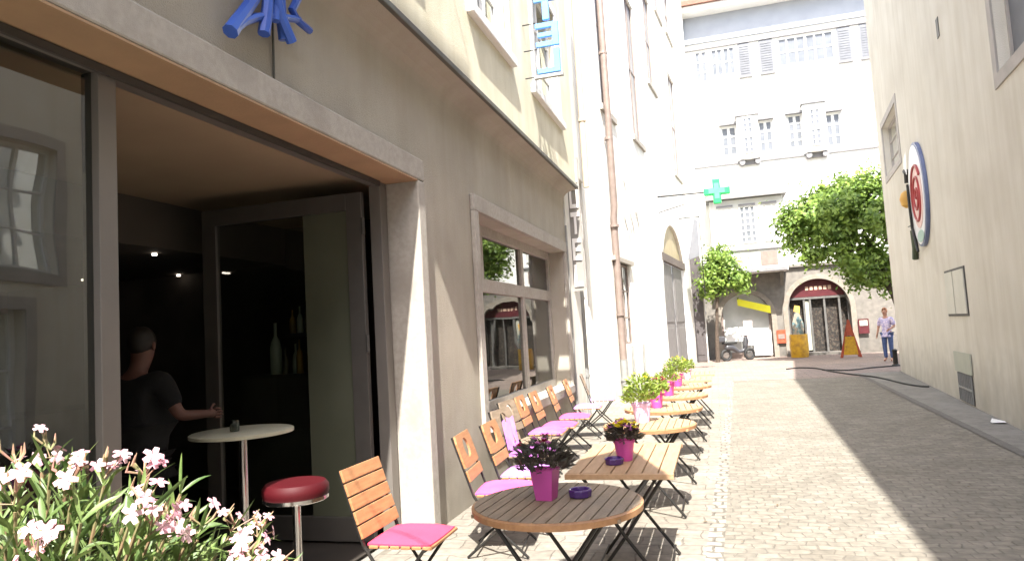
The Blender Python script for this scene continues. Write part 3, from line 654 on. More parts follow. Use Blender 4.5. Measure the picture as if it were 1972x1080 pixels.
bl = MB().box((.75, 30.78, 3.72), (2.95, 31.0, 4.52)); blo = bl.build('balcony', 'far_wall', bo, bevel=.01)
MB().box((1.98, 30.76, 3.85), (2.66, 30.785, 4.42)).build('dark_panel', 'pipe_brown', blo)
for cx in (1.1, 1.62): MB().prism([(cx - .2, 4.12), (cx, 3.86), (cx + .2, 4.12), (cx, 4.38)], .02, Matrix(((1, 0, 0, 0), (0, 0, 1, 30.76), (0, 1, 0, 0), (0, 0, 0, 1)))).build('lozenge', 'stone_trim', blo)
MB().box((.7, 30.70, 3.6), (3.0, 31.0, 3.715)).box((.7, 30.70, 4.525), (3.0, 31.02, 4.6)).build('balcony_rail', 'lead_line', blo)
for x in (.95, 2.75): MB().prism([(0, 0), (.55, 0), (0, -.6)], .14, Matrix(((0, 0, 1, x), (-1, 0, 0, 31.9), (0, 1, 0, 3.6), (0, 0, 0, 1)))).build('corbel', 'far_stone_shaded', bo)
# arch rims and shop fronts
for i, (u0, u1, _, zt, rise) in enumerate(AR):
    rim = MB(); n = 24; cu = (u0 + u1) / 2; hw = (u1 - u0) / 2
    for k in range(n):
        t0 = math.pi * k / n; t1 = math.pi * (k + 1) / n
        A = lambda t, e: (cu - (hw + e) * math.cos(t), zt - rise + (rise + e) * math.sin(t))
        pts = [A(t0, 0), A(t1, 0), A(t1, .2), A(t0, .2)]
        rim.hexa([FB.P(*pts[0], .0), FB.P(*pts[1], .0), FB.P(*pts[0], .05), FB.P(*pts[1], .05), FB.P(*pts[3], .0), FB.P(*pts[2], .0), FB.P(*pts[3], .05), FB.P(*pts[2], .05)])
    for u in (u0 - .2, u1): FB.box(rim, u, u + .2, 0, zt - rise, 0, .05)
    p3(rim, 'arch_rim', mat('shaded_arch_stone', (.27, .24, .205), (.23, .20, .16), .9, 8, .2, 40))  # rim colour lowered too, with the shade on the arches in it
s1 = MB(); FB.box(s1, .22, 2.3, 0, 2.8, -.36, -.34); p3(s1, 'shop_window', mat('pale_shop_window', (.46, .48, .47), (.66, .67, .65), .2, .9, spec=.6))
s1f = MB(); FB.box(s1f, .22, .32, 0, 2.7, -.33, -.25); FB.box(s1f, 2.2, 2.3, 0, 2.7, -.33, -.25); FB.box(s1f, .32, 2.2, 0, .25, -.33, -.25); p3(s1f, 'window_frame', 'pipe_brown')
tag(MB().prism([(.95, 2.58), (2.28, 2.18), (2.28, 1.86), (.95, 2.28)], .02, Matrix(((1, 0, 0, 0), (0, 0, 1, 31.93), (0, 1, 0, 0), (0, 0, 0, 1)))).build('banner', 'yellow_banner'), 'bright yellow slanting banner in the left stone arch', 'banner')
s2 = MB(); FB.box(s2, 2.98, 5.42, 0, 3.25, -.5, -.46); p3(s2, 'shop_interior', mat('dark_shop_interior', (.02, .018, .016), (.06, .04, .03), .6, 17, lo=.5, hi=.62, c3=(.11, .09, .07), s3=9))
rf_ = MB(); FB.box(rf_, 2.98, 5.42, 2.46, 3.2, -.3, -.2); p3(rf_, 'shop_fascia', 'red_fascia')
lt = MB()
for k, u in enumerate([3.75, 3.93, 4.11, 4.29, 4.47, 4.65]): FB.box(lt, u, u + .12, 2.74, 2.90, -.2, -.185)
p3(lt, 'fascia_lettering', mat('tan_lettering', (.55, .38, .28), None, .6))
sf2 = MB()
for u in (2.98, 3.62, 3.86, 4.42, 5.0, 5.34): FB.box(sf2, u, u + .08, 0, 2.46, -.3, -.22)
FB.box(sf2, 2.98, 5.42, 2.36, 2.45, -.29, -.2)
p3(sf2, 'shop_door_frame', mat('grey_shop_frame', (.14, .135, .125), (.10, .095, .09), .5))
FBs = MB(); FB.box(FBs, 3.70, 3.86, .2, 2.3, -.32, -.28); p3(FBs, 'door_panel', mat('pale_door_panel', (.5, .5, .42), None, .4))
stp = MB(); FB.box(stp, 2.8, 5.6, 0.006, .12, -.4, .35); p3(stp, 'doorstep', 'far_stone_shaded')
# far backdrop houses left and right of the town house so the plaza is closed
for (x0, x1, nm, lab) in [(-14, -4.02, 'rendered_house', 'pale rendered house left of the white town house behind the lane'), (12.02, 24, 'rendered_house', 'pale rendered house right of the white town house')]:
    e = empty(nm, ((x0 + x1) / 2, 32.5, 0), lab, 'building'); iv = Matrix.Translation(e.location).inverted()
    fr = Frame((0, 32.5, 0), (1, 0, 0), (0, -1, 0)); mb = MB(); wo = [(x0 + 1.2 + 2.6 * i, x0 + 2.4 + 2.6 * i, z, z + 1.6, 0) for i in range(3) for z in (1, 4.5, 8, 11.2)]
    fr.wall(mb, x0, x1, 0, 14.5, wo, .15); mb.quad((x0, 32.5, 14.5), (x1, 32.5, 14.5), (x1, 40, 14.5), (x0, 40, 14.5)); a = mb.build('wall', 'far_wall', e); a.matrix_parent_inverse = iv
    for o in wo:
        wd = window(fr, e, *o[:4], -.1, 2, 3, glass_m='glass_far'); wd.matrix_parent_inverse = iv

# ------------------------------------------------------------ right building
NR = math.hypot(1, .0963)
F3 = Frame((2.63, 0, 0), (.0963, 1, 0), (-1, .0963, 0))
rb = empty('plain_building', (3.6, 10, 0), 'tall beige rendered building along the right side of the lane', 'building')
inv4 = Matrix.Translation(rb.location).inverted()
def p4(mb, name, m, parent=None, **k):
    o = mb.build(name, m, parent or rb, **k)
    if parent is None: o.matrix_parent_inverse = inv4
    return o
YE = 21.15 * NR
rops = [(17.75, 20.2, 5.12, 6.40, 0), (8.15, 9.85, 4.45, 6.8, 0), (6.0, 6.95, .02, 2.3, 0), (-1.5, 0.2, .9, 2.5, 0), (.8, 2.2, 4.2, 5.8, 0), (6.5, 7.55, 2.8, 4.5, 0)]
mb = MB(); F3.wall(mb, -14, YE, 0, 8.4, rops, .22)
p4(mb, 'wall', 'right_wall')
tp = MB(); prev = None
pts = [(-14, 8.57), (-.84, 8.57), (11.4, 12.05), (YE, 12.05)]
tp.add([F3.P(u, 8.4, 0) for u, z in pts] + [F3.P(u, z, 0) for u, z in pts], [(i, i + 1, i + 5, i + 4) for i in range(3)])
e0 = F3.P(YE, 0, 0); tp.quad(e0, e0 + Vector((9, 0, 0)), e0 + Vector((9, 0, 12.05)), e0 + Vector((0, 0, 12.05)))
tp.add([F3.P(u, z, 0) for u, z in pts] + [F3.P(u, z, -9) for u, z in pts], [(i, i + 1, i + 5, i + 4) for i in range(3)])
p4(tp, 'gable_wall', 'right_wall')
for i, o in enumerate(rops):
    wd = window(F3, rb, o[0], o[1], o[2], o[3], -.17, 2, 3 if i != 1 else 1, frame_m='right_trim' if i < 2 else 'white_trim', glass_m='shutter' if i == 1 else 'glass_house'); wd.matrix_parent_inverse = inv4
    t = MB(); w_ = .16
    F3.box(t, o[0] - w_, o[0], o[2] - w_, o[3] + w_, -.01, .018); F3.box(t, o[1], o[1] + w_, o[2] - w_, o[3] + w_, -.01, .018)
    F3.box(t, o[0], o[1], o[2] - w_, o[2], -.01, .018); F3.box(t, o[0], o[1], o[3], o[3] + w_, -.01, .018)
    t.build('surround', 'right_trim', wd)
hole = MB(); F3.box(hole, 12.68, 12.84, 6.02, 6.34, -.01, .012); p4(hole, 'wall_hole', 'frame_dark')
# meter cupboard and vent
mc = empty('meter_cupboard', F3.P(13.4, 1.4, 0), 'shallow pale two door meter cupboard with dark edges in the beige wall', 'cupboard'); iv = Matrix.Translation(mc.location).inverted()
a = MB(); F3.box(a, 12.72, 14.25, 1.47, 2.27, .002, .014); a = a.build('cupboard_frame', 'frame_dark', mc); a.matrix_parent_inverse = iv
for (u0, u1) in [(12.77, 13.52), (13.58, 14.20)]:
    a = MB(); F3.box(a, u0, u1, 1.51, 2.23, .015, .03); a = a.build('cupboard_door', 'box_white', mc); a.matrix_parent_inverse = iv
vg = empty('cellar_vent', F3.P(13.5, .1, 0), 'dark barred cellar vent under a pale green plate at the foot of the beige wall', 'vent'); iv = Matrix.Translation(vg.location).inverted()
a = MB(); F3.box(a, 12.9, 14.1, .52, .86, .01, .03); a = a.build('plate', 'vent_green', vg); a.matrix_parent_inverse = iv
a = MB(); F3.box(a, 12.95, 13.95, .03, .52, .008, .014); a = a.build('vent_opening', 'frame_dark', vg); a.matrix_parent_inverse = iv
a = MB()
for k in range(9): F3.box(a, 12.97 + k * .12, 13.0 + k * .12, .04, .51, .016, .03)
F3.box(a, 12.95, 13.97, .25, .28, .017, .032); a = a.build('grate', 'pipe_grey', vg); a.matrix_parent_inverse = iv

# oval painted sign with red spiral shell, hung out from the beige wall
OVU = 15.75
oc = F3.P(OVU, 3.92, 0)
ov = empty('oval_sign', oc, 'round white sign with red spiral shell, blue rim and small iron figures on beige wall', 'sign')
FO = Frame((0, 0, 0), F3.U, F3.N)
def ell(cx, cz, rx, rz, n=48): return [(cx + rx * math.cos(2 * math.pi * k / n), cz + rz * math.sin(2 * math.pi * k / n)) for k in range(n)]
def flat(fr, poly, d0, d1):
    mb = MB(); n = len(poly); vs = [fr.P(p[0], p[1], d0) for p in poly] + [fr.P(p[0], p[1], d1) for p in poly]
    return mb.add(vs, [tuple(range(n))[::-1], tuple(range(n, 2 * n))] + [(i, (i + 1) % n, n + (i + 1) % n, n + i) for i in range(n)])
flat(FO, ell(0, 0, .86, 1.05), .004, .07).build('rim', 'oval_blue', ov)
flat(FO, ell(.03, 0, .80, 1.0), .071, .08).build('board', 'oval_white', ov)
flat(FO, ell(-.05, -.84, .36, .12), .081, .086).build('base_paint', 'pale_green', ov)
flat(FO, ell(-.08, -.04, .58, .64), .081, .089).build('shell_paint', 'spiral_pink', ov)
sp = MB(); pts = []
for k in range(90):
    t = k / 89; r = .06 + .94 * t; th = -1.2 + 2 * math.pi * 2.6 * t
    pts.append(FO.P(-.08 + .58 * r * math.cos(th), -.04 + .64 * r * math.sin(th), .092))
sp.tube(pts, .030, 6); sp.build('spiral', 'spiral_red', ov)
fg = MB()
fg.tube([FO.P(.80, .35, .10), FO.P(.74, -.1, .11), FO.P(.68, -.6, .11), FO.P(.34, -1.12, .10)], .028, 6)
fg.build('iron_stem', M['iron'], ov)
MB().tube([FO.P(.95, -.62, .06), FO.P(.90, -1.0, .06), FO.P(1.02, -1.22, .06)], .06, 8).build('iron_leaf', mat('dark_green_iron', (.05, .07, .04), (.08, .09, .05), .6, 8), ov)
MB().tube([FO.P(1.02, .42, .06), FO.P(.98, .62, .06), FO.P(1.15, .70, .06)], .06, 8).build('iron_hat', M['iron'], ov)
MB().lathe([(.02, -.2), (.10, -.14), (.13, 0), (.09, .13), (.02, .18)], FO.P(1.30, .12, .08), 12).build('ochre_figure', 'yellow_ochre', ov, smooth=True)
fw2 = MB(); fw2.add([FO.P(.72, .55, .10), FO.P(1.05, .62, .08), FO.P(1.25, .74, .08), FO.P(.95, .95, .10), FO.P(.50, 1.0, .12)], [(0, 1, 2, 3, 4)]); fw2.build('white_cloth_figure', 'oval_white', ov, fixn=False)
MB().tube([FO.P(.8, .1, .02), FO.P(1.3, .1, .06), FO.P(1.7, .06, .03)], .014, 6).tube([FO.P(.8, -.5, .02), FO.P(1.7, -.45, .03)], .012, 6).build('bracket', 'iron', ov)

# ------------------------------------------------------------ furniture
def rotz(a): return Matrix.Rotation(a, 4, 'Z')
def make_chair(kind, wood):
    """folding bistro chair facing +X, origin at its floor centre"""
    t = empty('folding_chair', (0, 0, 0), 'x', 'chair')
    W = .205
    def slat(x0, x1, z, th=.018, y=W + .02): return MB().box((x0, -y, z), (x1, y, z + th))
    st = MB()
    for k in range(6): x = -.17 + k * .066; st.box((x, -W, .435), (x + .056, W, .453))
    st.build('seat', wood, t, bevel=.004)
    # back uprights lean backwards; they continue as the front legs
    top = Vector((-.33, 0, .87)); mid = Vector((-.19, 0, .45)); fot = Vector((.19, 0, 0))
    for s in (-1, 1):
        y = s * (W + .012)
        MB().tube([(mid.x, y, mid.z), (-.05, y, .24), (fot.x, y, .01)], .010, 8).build('leg', 'iron', t)
        MB().tube([(.17, y * .9, .44), (0, y * .9, .22), (-.26, y * .9, .01)], .010, 8).build('leg', 'iron', t)
        MB().bar((mid.x, y, mid.z), (top.x, y, top.z), .022, .012).build('back_upright', 'iron', t)
    MB().tube([(.14, -W, .06), (.14, W, .06)], .007, 6).tube([(-.2, -W, .07), (-.2, W, .07)], .007, 6).tube([(.17, -W, .43), (.17, W, .43)], .009, 6).build('stretcher', 'iron', t)
    d = (top - mid).normalized(); nx = Vector((d.z, 0, -d.x))
    mt = Matrix(((0, d.x, nx.x, mid.x), (1, 0, 0, 0), (0, d.z, nx.z, mid.z), (0, 0, 0, 1)))     # local (y, along, thick)
    L = (top - mid).length
    if kind == 'slat':
        for k in range(5):
            a0 = L - .40 + k * .082
            MB().prism([(-W - .03, a0), (W + .03, a0), (W + .03, a0 + .074), (-W - .03, a0 + .074)], .016, mt, .006).build('back_slat', wood, t, bevel=.004)
    else:
        n = 24; r = .075; c = L - .115; poly_o = []
        mb = MB(); y1 = W + .012
        for (lo, hi, hc) in [(L - .25, L + .0, True)]:
            ring = [(r * math.cos(2 * math.pi * k / n), c + r * math.sin(2 * math.pi * k / n)) for k in range(n)]
            def edge(k):
                a = 2 * math.pi * k / n; dx, dy = math.cos(a), math.sin(a)
                tx = y1 / abs(dx) if abs(dx) > 1e-6 else 1e9; ty = ((hi - c) / dy) if dy > 1e-6 else ((lo - c) / dy if dy < -1e-6 else 1e9)
                tt = min(tx, ty); return (dx * tt, c + dy * tt)
            outer = [edge(k) for k in range(n)]
            for k in range(n):
                k2 = (k + 1) % n; q = [ring[k], outer[k], outer[k2], ring[k2]]
                mb.add([mt @ Vector((x, y, z)) for z in (.006, .022) for (x, y) in q], [(3, 2, 1, 0), (4, 5, 6, 7), (0, 4, 7, 3), (1, 2, 6, 5)])
        mb.build('back_panel', wood, t)
        for k in range(1):
            a0 = L - .345
            MB().prism([(-W - .012, a0), (W + .012, a0), (W + .012, a0 + .08), (-W - .012, a0 + .08)], .016, mt, .006).build('back_slat', wood, t, bevel=.004)
    return t
chair_slat = make_chair('slat', 'wood_chair'); chair_pan = make_chair('panel', 'wood_chair'); chair_drk = make_chair('panel', 'wood_worn')
def cushion(x, y, m, label, rz=0, group='seat cushions'):
    mb = MB(); n = 10; s = .20
    for lvl, (z, k) in enumerate([(0, .93), (.008, 1.0), (.03, 1.0), (.042, .93)]):
        pass
    vs = []; fs = []; N_ = 14
    for j in range(N_ + 1):
        for i in range(N_ + 1):
            u = -1 + 2 * i / N_; v = -1 + 2 * j / N_; h = .035 * (1 - abs(u) ** 4) * (1 - abs(v) ** 4) ; vs.append((u * s * (1 - .04 * v * v), v * s * (1 - .04 * u * u), .012 + h))
    nn = (N_ + 1) ** 2
    for v in list(vs[:nn]): vs.append((v[0], v[1], 0))
    for j in range(N_):
        for i in range(N_):
            a = j * (N_ + 1) + i; fs.append((a, a + 1, a + N_ + 2, a + N_ + 1)); fs.append((a + nn, a + N_ + 1 + nn, a + N_ + 2 + nn, a + 1 + nn))
    for i in range(N_):
        for (p, q_) in [(i, i + 1), (N_ * (N_ + 1) + i + 1, N_ * (N_ + 1) + i)]: fs.append((p, p + nn, q_ + nn, q_))
        for (p, q_) in [((i + 1) * (N_ + 1), i * (N_ + 1)), (i * (N_ + 1) + N_, (i + 1) * (N_ + 1) + N_)]: fs.append((p, p + nn, q_ + nn, q_))
    mb.add(vs, fs); o = mb.build('cushion', m, None, (x, y, .454), smooth=True); o.rotation_euler = (0, 0, rz); tag(o, label, 'cushion', group); return o
CH = [  # proto, x, y, rz, label, cushion
    (chair_slat, -1.82, 3.88, 0, 'slatted orange teak folding chair nearest the camera beside the door', ('cush_pink', 'deep pink cushion on the nearest slatted chair')),
    (chair_pan, -1.62, 5.12, .12, 'orange folding chair behind the near round table, round hole in its back', ('cush_rose', 'pink cushion half hidden behind the pot on the near round table')),
    (chair_pan, -1.60, 5.72, .05, 'orange folding chair second from the front, beside the rectangular table', ('cush_lilac', 'lilac striped cushion beside the rectangular table')),
    (chair_drk, -1.80, 6.62, -.15, 'dark weathered folding chair under the shop window, partly covered in purple cloth', ('cush_purple', 'purple cushion on the dark weathered chair')),
    (chair_drk, -1.98, 7.45, -.1, 'brown weathered folding chair in front of the dark window pane', None),
    (chair_pan, -1.98, 8.02, .05, 'folding chair with pierced back just beyond the dark window pane', ('cush_purple', 'magenta purple cushion behind the second round table')),
    (chair_pan, -1.95, 8.55, .05, 'pale orange folding chair in front of the white window post', ('cush_rose', 'large light pink cushion in the sun beside the second round table')),
    (chair_pan, -1.92, 9.35, .1, 'bright orange folding chair between the window and the stone jamb', ('cush_rose', 'pale pink cushion in front of the bright orange chair')),
    (chair_pan, -1.95, 10.5, .1, 'folding chair against the sunlit end of the café wall', ('cush_lilac', 'lilac cushion on the chair at the café wall end')),
    (chair_drk, -1.90, 11.6, .15, 'brown folding chair below the HOTEL sign', ('cush_lilac', 'pale lilac cushion on the chair below the HOTEL sign')),
]
used = set()
for (pr_, x, y, rz, lab, cu) in CH:
    o = pr_ if id(pr_) not in used else copy_tree(pr_); used.add(id(pr_))
    o.location = (x, y, .004); o.rotation_euler = (0, 0, rz); tag(o, lab, 'chair', 'folding chairs along the café wall')
    if cu: cushion(x + .01 * math.cos(rz), y, cu[0], cu[1], rz)
# purple cloth hung over the dark chair's back
pc = MB(); NU = 12
vs = []; fs = []
for j in range(7):
    for i in range(NU + 1):
        vs.append((-2.12 + .05 * j / 6 + .016 * math.sin(i * 1.9), 6.45 + .36 * i / NU, .84 - .045 * j + .02 * math.sin(i * 1.3)))
for j in range(6):
    for i in range(NU): a0 = j * (NU + 1) + i; fs.append((a0, a0 + 1, a0 + NU + 2, a0 + NU + 1))
pc.add([(v[0] + .09, v[1], v[2] - .06) for v in vs], fs); tag(pc.build('folded_cloth', 'cush_lilac', smooth=True, fixn=False), 'crumpled lilac cloth draped over the dark chair back', 'cloth')

def leg_frame(parent, w, dpt, h=.715):
    for s in (-1, 1):
        y = s * w
        MB().tube([(-dpt, y, h), (0, y, h * .48), (dpt, y, .01)], .011, 8).build('leg', 'iron', parent)
        MB().tube([(dpt, y * .9, h), (0, y * .9, h * .48), (-dpt, y * .9, .01)], .011, 8).build('leg', 'iron', parent)
    for (a, b, r) in [((0, -w, h * .48), (0, w, h * .48), .008), ((dpt * .9, -w, .07), (dpt * .9, w, .07), .007), ((-dpt * .9, -w * .9, .07), (-dpt * .9, w * .9, .07), .007), ((-dpt, -w, h), (-dpt, w, h), .009), ((dpt, -w, h), (dpt, w, h), .009)]:
        MB().tube([a, b], r, 6).build('stretcher', 'iron', parent)
def make_round(wood, r=.43, step=.062):
    t = empty('round_table', (0, 0, 0), 'x', 'table')
    mb = MB(); x = -r + .006
    while x < r - .01:
        x1 = min(x + step - .007, r - .006); n = 10
        up_ = [(x + (x1 - x) * k / 3, math.sqrt(max(0, (r - .012) ** 2 - (x + (x1 - x) * k / 3) ** 2))) for k in range(4)]
        poly = up_ + [(a, -b) for (a, b) in up_[::-1]]
        mb.prism(poly, .02, None, .73); x += step
    mb.build('tabletop', wood, t)
    rg = MB(); n = 56
    rg.lathe([(r - .014, .712), (r, .714), (r + .002, .742), (r - .014, .749)], (0, 0, 0), n)
    rg.f = rg.f[:-2]                      # open ring
    o2 = len(rg.v); 
    for k in range(n):
        a = k; b2 = (k + 1) % n; rg.f.append((a, b2, 3 * n + b2, 3 * n + a))
    rg.build('rim', 'wood', t, smooth=True)
    MB().box((-r + .06, -.24, .712), (r - .06, -.20, .729)).box((-r + .06, .20, .712), (r - .06, .24, .729)).build('batten', wood, t)
    leg_frame(t, .24, .27)
    return t
def make_rect(wood, wx, wy, step=.088):
    t = empty('rectangular_table', (0, 0, 0), 'x', 'table')
    n = round(wx / step); st = wx / n; mb = MB()
    for k in range(n): x = -wx / 2 + k * st; mb.box((x + .004, -wy / 2 + .03, .73), (x + st - .004, wy / 2 - .03, .75))
    mb.build('tabletop', wood, t, bevel=.003)
    MB().box((-wx / 2, -wy / 2, .715), (wx / 2, -wy / 2 + .03, .748)).build('end_board', wood, t, bevel=.003); MB().box((-wx / 2, wy / 2 - .03, .715), (wx / 2, wy / 2, .748)).build('end_board', wood, t, bevel=.003)
    leg_frame(t, wy * .36, wx * .40); return t
T1 = make_round('wood_worn'); T1.location = (-.84, 3.52, .004); T1.rotation_euler[2] = R(-4); tag(T1, 'nearest round slatted wooden table with weathered grey-brown top and purple pot', 'table')
T2 = make_rect('wood_pale', .64, 1.1); T2.location = (-.62, 4.72, .004); tag(T2, 'rectangular slatted wooden table, second in the row, magenta pot on it', 'table')
RT = make_round('wood_pale', .40); LB = ['round slatted table, first beyond the rectangular one', 'round slatted table, second beyond the rectangular one', 'round slatted table, third beyond the rectangular one', 'round slatted table, fourth beyond the rectangular one']
for i, (x, y) in enumerate([(-.63, 6.3), (-.60, 7.55), (-.56, 8.85), (-.53, 10.15)]):
    o = RT if i == 0 else copy_tree(RT); o.location = (x, y, .004); o.rotation_euler[2] = R([0, 5, -3, 4][i]); tag(o, LB[i], 'table', 'round café tables beyond the rectangular one')
RB = make_rect('wood_pale', .66, .8)
for i, (x, y) in enumerate([(-.46, 11.4), (-.42, 12.6)]):
    o = RB if i == 0 else copy_tree(RB); o.location = (x, y, .004); tag(o, ['small sunlit rectangular table, last but one of the row', 'farthest small sunlit table of the row'][i], 'table', 'small far tables')

# flower pots on the tables
def sprig(rng, mb_l, n, R0, h, ll, lw, base=(0, 0, 0), dome=.5):
    for _ in range(n):
        th = rng.uniform(0, 2 * math.pi); rr = R0 * math.sqrt(rng.random()); z = h * (.15 + .85 * rng.random()) * (1 - dome * (rr / R0) ** 2)
        c = Vector((base[0] + rr * math.cos(th), base[1] + rr * math.sin(th), base[2] + z))
        d = Vector((math.cos(th) * rng.uniform(.2, 1) + rng.uniform(-.4, .4), math.sin(th) * rng.uniform(.2, 1) + rng.uniform(-.4, .4), rng.uniform(-.1, 1))).normalized()
        s = d.cross(Vector((rng.uniform(-1, 1), rng.uniform(-1, 1), 1))).normalized() * lw * rng.uniform(.7, 1.2); l = ll * rng.uniform(.6, 1.2)
        nrm = d.cross(s).normalized() * lw * .25
        mb_l.add([c, c + d * l * .4 + s - nrm, c + d * l, c + d * l * .4 - s - nrm, c + d * l * .45], [(0, 1, 4), (1, 2, 4), (2, 3, 4), (3, 0, 4)])
def blossom(rng, mb, c, r, n=9):
    for k in range(n):
        a = 2 * math.pi * k / n + rng.uniform(-.2, .2); el = rng.uniform(.1, .9)
        d = Vector((math.cos(a) * math.cos(el), math.sin(a) * math.cos(el), math.sin(el))); s = d.cross(Vector((0, 0, 1))).normalized() * r * .38
        mb.add([c, c + d * r * .6 + s, c + d * r, c + d * r * .6 - s], [(0, 1, 2, 3)])
def potted(x, y, pot_m, h, rad, leaf_m, nleaf, fl, label, spread=.12, ph=.16, seed=1, square=False, rz=.4, z=.754):
    rng = random.Random(seed)
    t = empty('potted_plant', (x, y, z), label, 'potted plant')
    mb = MB()
    n = 4 if square else 24
    if square:
        prof = [(rad * .98, 0), (rad * 1.0, .005), (rad * 1.38, h), (rad * 1.30, h), (rad * 1.25, h - .02)]
        mb.lathe(prof, (0, 0, 0), 4); o = mb.build('pot', pot_m, t, bevel=.012)
    else:
        prof = [(rad * .72, 0), (rad * .74, .004), (rad * .98, h * .86), (rad * 1.06, h * .87), (rad * 1.08, h), (rad * .98, h), (rad * .95, h - .02)]
        mb.lathe(prof, (0, 0, 0), 28); o = mb.build('pot', pot_m, t, smooth=True)
    o.rotation_euler[2] = rz
    lf_ = MB(); sprig(rng, lf_, nleaf, spread, ph, .055, .012, (0, 0, h - .02)); lf_.build('foliage', leaf_m, t, fixn=False)
    for (m, cnt, r) in fl:
        bl_ = MB()
        for _ in range(cnt):
            th = rng.uniform(0, 6.28); rr = spread * .95 * math.sqrt(rng.random()); blossom(rng, bl_, Vector((rr * math.cos(th), rr * math.sin(th), h + ph * (.75 + .35 * rng.random()) * (1 - .35 * (rr / spread) ** 2))), r)
        bl_.build('blossom', m, t, fixn=False)
    return t
potted(-.90, 3.55, 'pot_purple', .155, .062, 'leaf_dark', 420, [('petal_red', 4, .028), ('petal_purple', 7, .022)], 'purple square pot with dark leaves and dark red flowers on the nearest round table', .135, .17, 3, True, R(38))
potted(-.63, 4.60, 'pot_mag', .13, .066, 'leaf_dark', 260, [('petal_purple', 20, .024), ('petal_yellow', 14, .03)], 'magenta pot with pink and yellow flowers on the rectangular table', .10, .12, 4)
potted(-.70, 6.42, 'pot_lilac', .17, .085, 'leaf_lime', 620, [('petal_yellow', 14, .016)], 'lilac white pot with bushy lime green plant, first pot beyond the rectangular table', .15, .27, 5)
potted(-.66, 7.50, 'pot_mag', .17, .075, 'leaf_lime', 300, [('petal_red', 12, .026)], 'magenta pot with reddish blooms, second pot beyond the rectangular table', .13, .16, 6)
potted(-.62, 8.75, 'pot_mag', .17, .08, 'leaf_lime', 300, [('petal_pink', 6, .02)], 'bright pink pot with pale blooms, third beyond the rectangular table', .13, .18, 7)
potted(-.58, 10.05, 'pot_mag', .17, .08, 'leaf_lime', 420, [('petal_yellow', 10, .02)], 'pink pot with loose green plant, fourth beyond the rectangular table', .16, .26, 8)
potted(-.50, 11.4, 'pot_lilac', .15, .075, 'leaf_lime', 250, [('petal_yellow', 6, .02)], 'small pale pot on the last but one table', .12, .18, 9)
def ashtray(x, y, label):
    mb = MB().lathe([(.052, 0), (.058, .004), (.062, .035), (.058, .042), (.048, .040), (.044, .016), (.001, .014)], (0, 0, 0), 10)
    tag(mb.build('ashtray', 'ashtray', None, (x, y, .755), bevel=.003), label, 'ashtray')
ashtray(-.735, 3.60, 'faceted purple glass ashtray on the nearest round table'); ashtray(-.68, 4.46, 'purple glass ashtray beside the magenta pot on the rectangular table')

# ------------------------------------------------------------ bar table, stool
bt = empty('bar_table', (-3.08, 4.03, .012), 'high round café table with cream top just inside the opening', 'table')
MB().lathe([(.30, 1.03), (.33, 1.035), (.33, 1.055), (.32, 1.06)], n=40).build('tabletop', 'table_marble', bt, smooth=True)
MB().lathe([(.03, .02), (.03, 1.03)], n=16).build('pole', 'chrome', bt, smooth=True); MB().lathe([(.2, 0), (.2, .012), (.04, .03)], n=28).build('base_plate', 'chrome', bt, smooth=True)
tag(MB().lathe([(.028, 0), (.03, .004), (.032, .07), (.029, .07), (.026, .008)], (0, 0, 0), 16).build('glass_tumbler', 'glass', None, (-3.1, 3.98, 1.074), smooth=True), 'small clear tumbler on the high cream table', 'glass')
stl = empty('bar_stool', (-2.50, 3.75, .006), 'bar stool with round red padded seat and chrome pole', 'stool')
MB().lathe([(.14, .70), (.185, .705), (.195, .73), (.195, .765), (.175, .79), (.10, .80)], n=36).build('seat', 'red_vinyl', stl, smooth=True)
MB().lathe([(.025, .02), (.025, .67), (.07, .68), (.07, .70)], n=18).build('pole', 'chrome', stl, smooth=True)
MB().lathe([(.185, .684), (.192, .69), (.192, .71), (.185, .712)], n=36).build('seat_ring', 'chrome', stl, smooth=True)
MB().lathe([(.19, 0), (.19, .012), (.03, .03)], n=28).build('base_plate', 'chrome', stl, smooth=True)

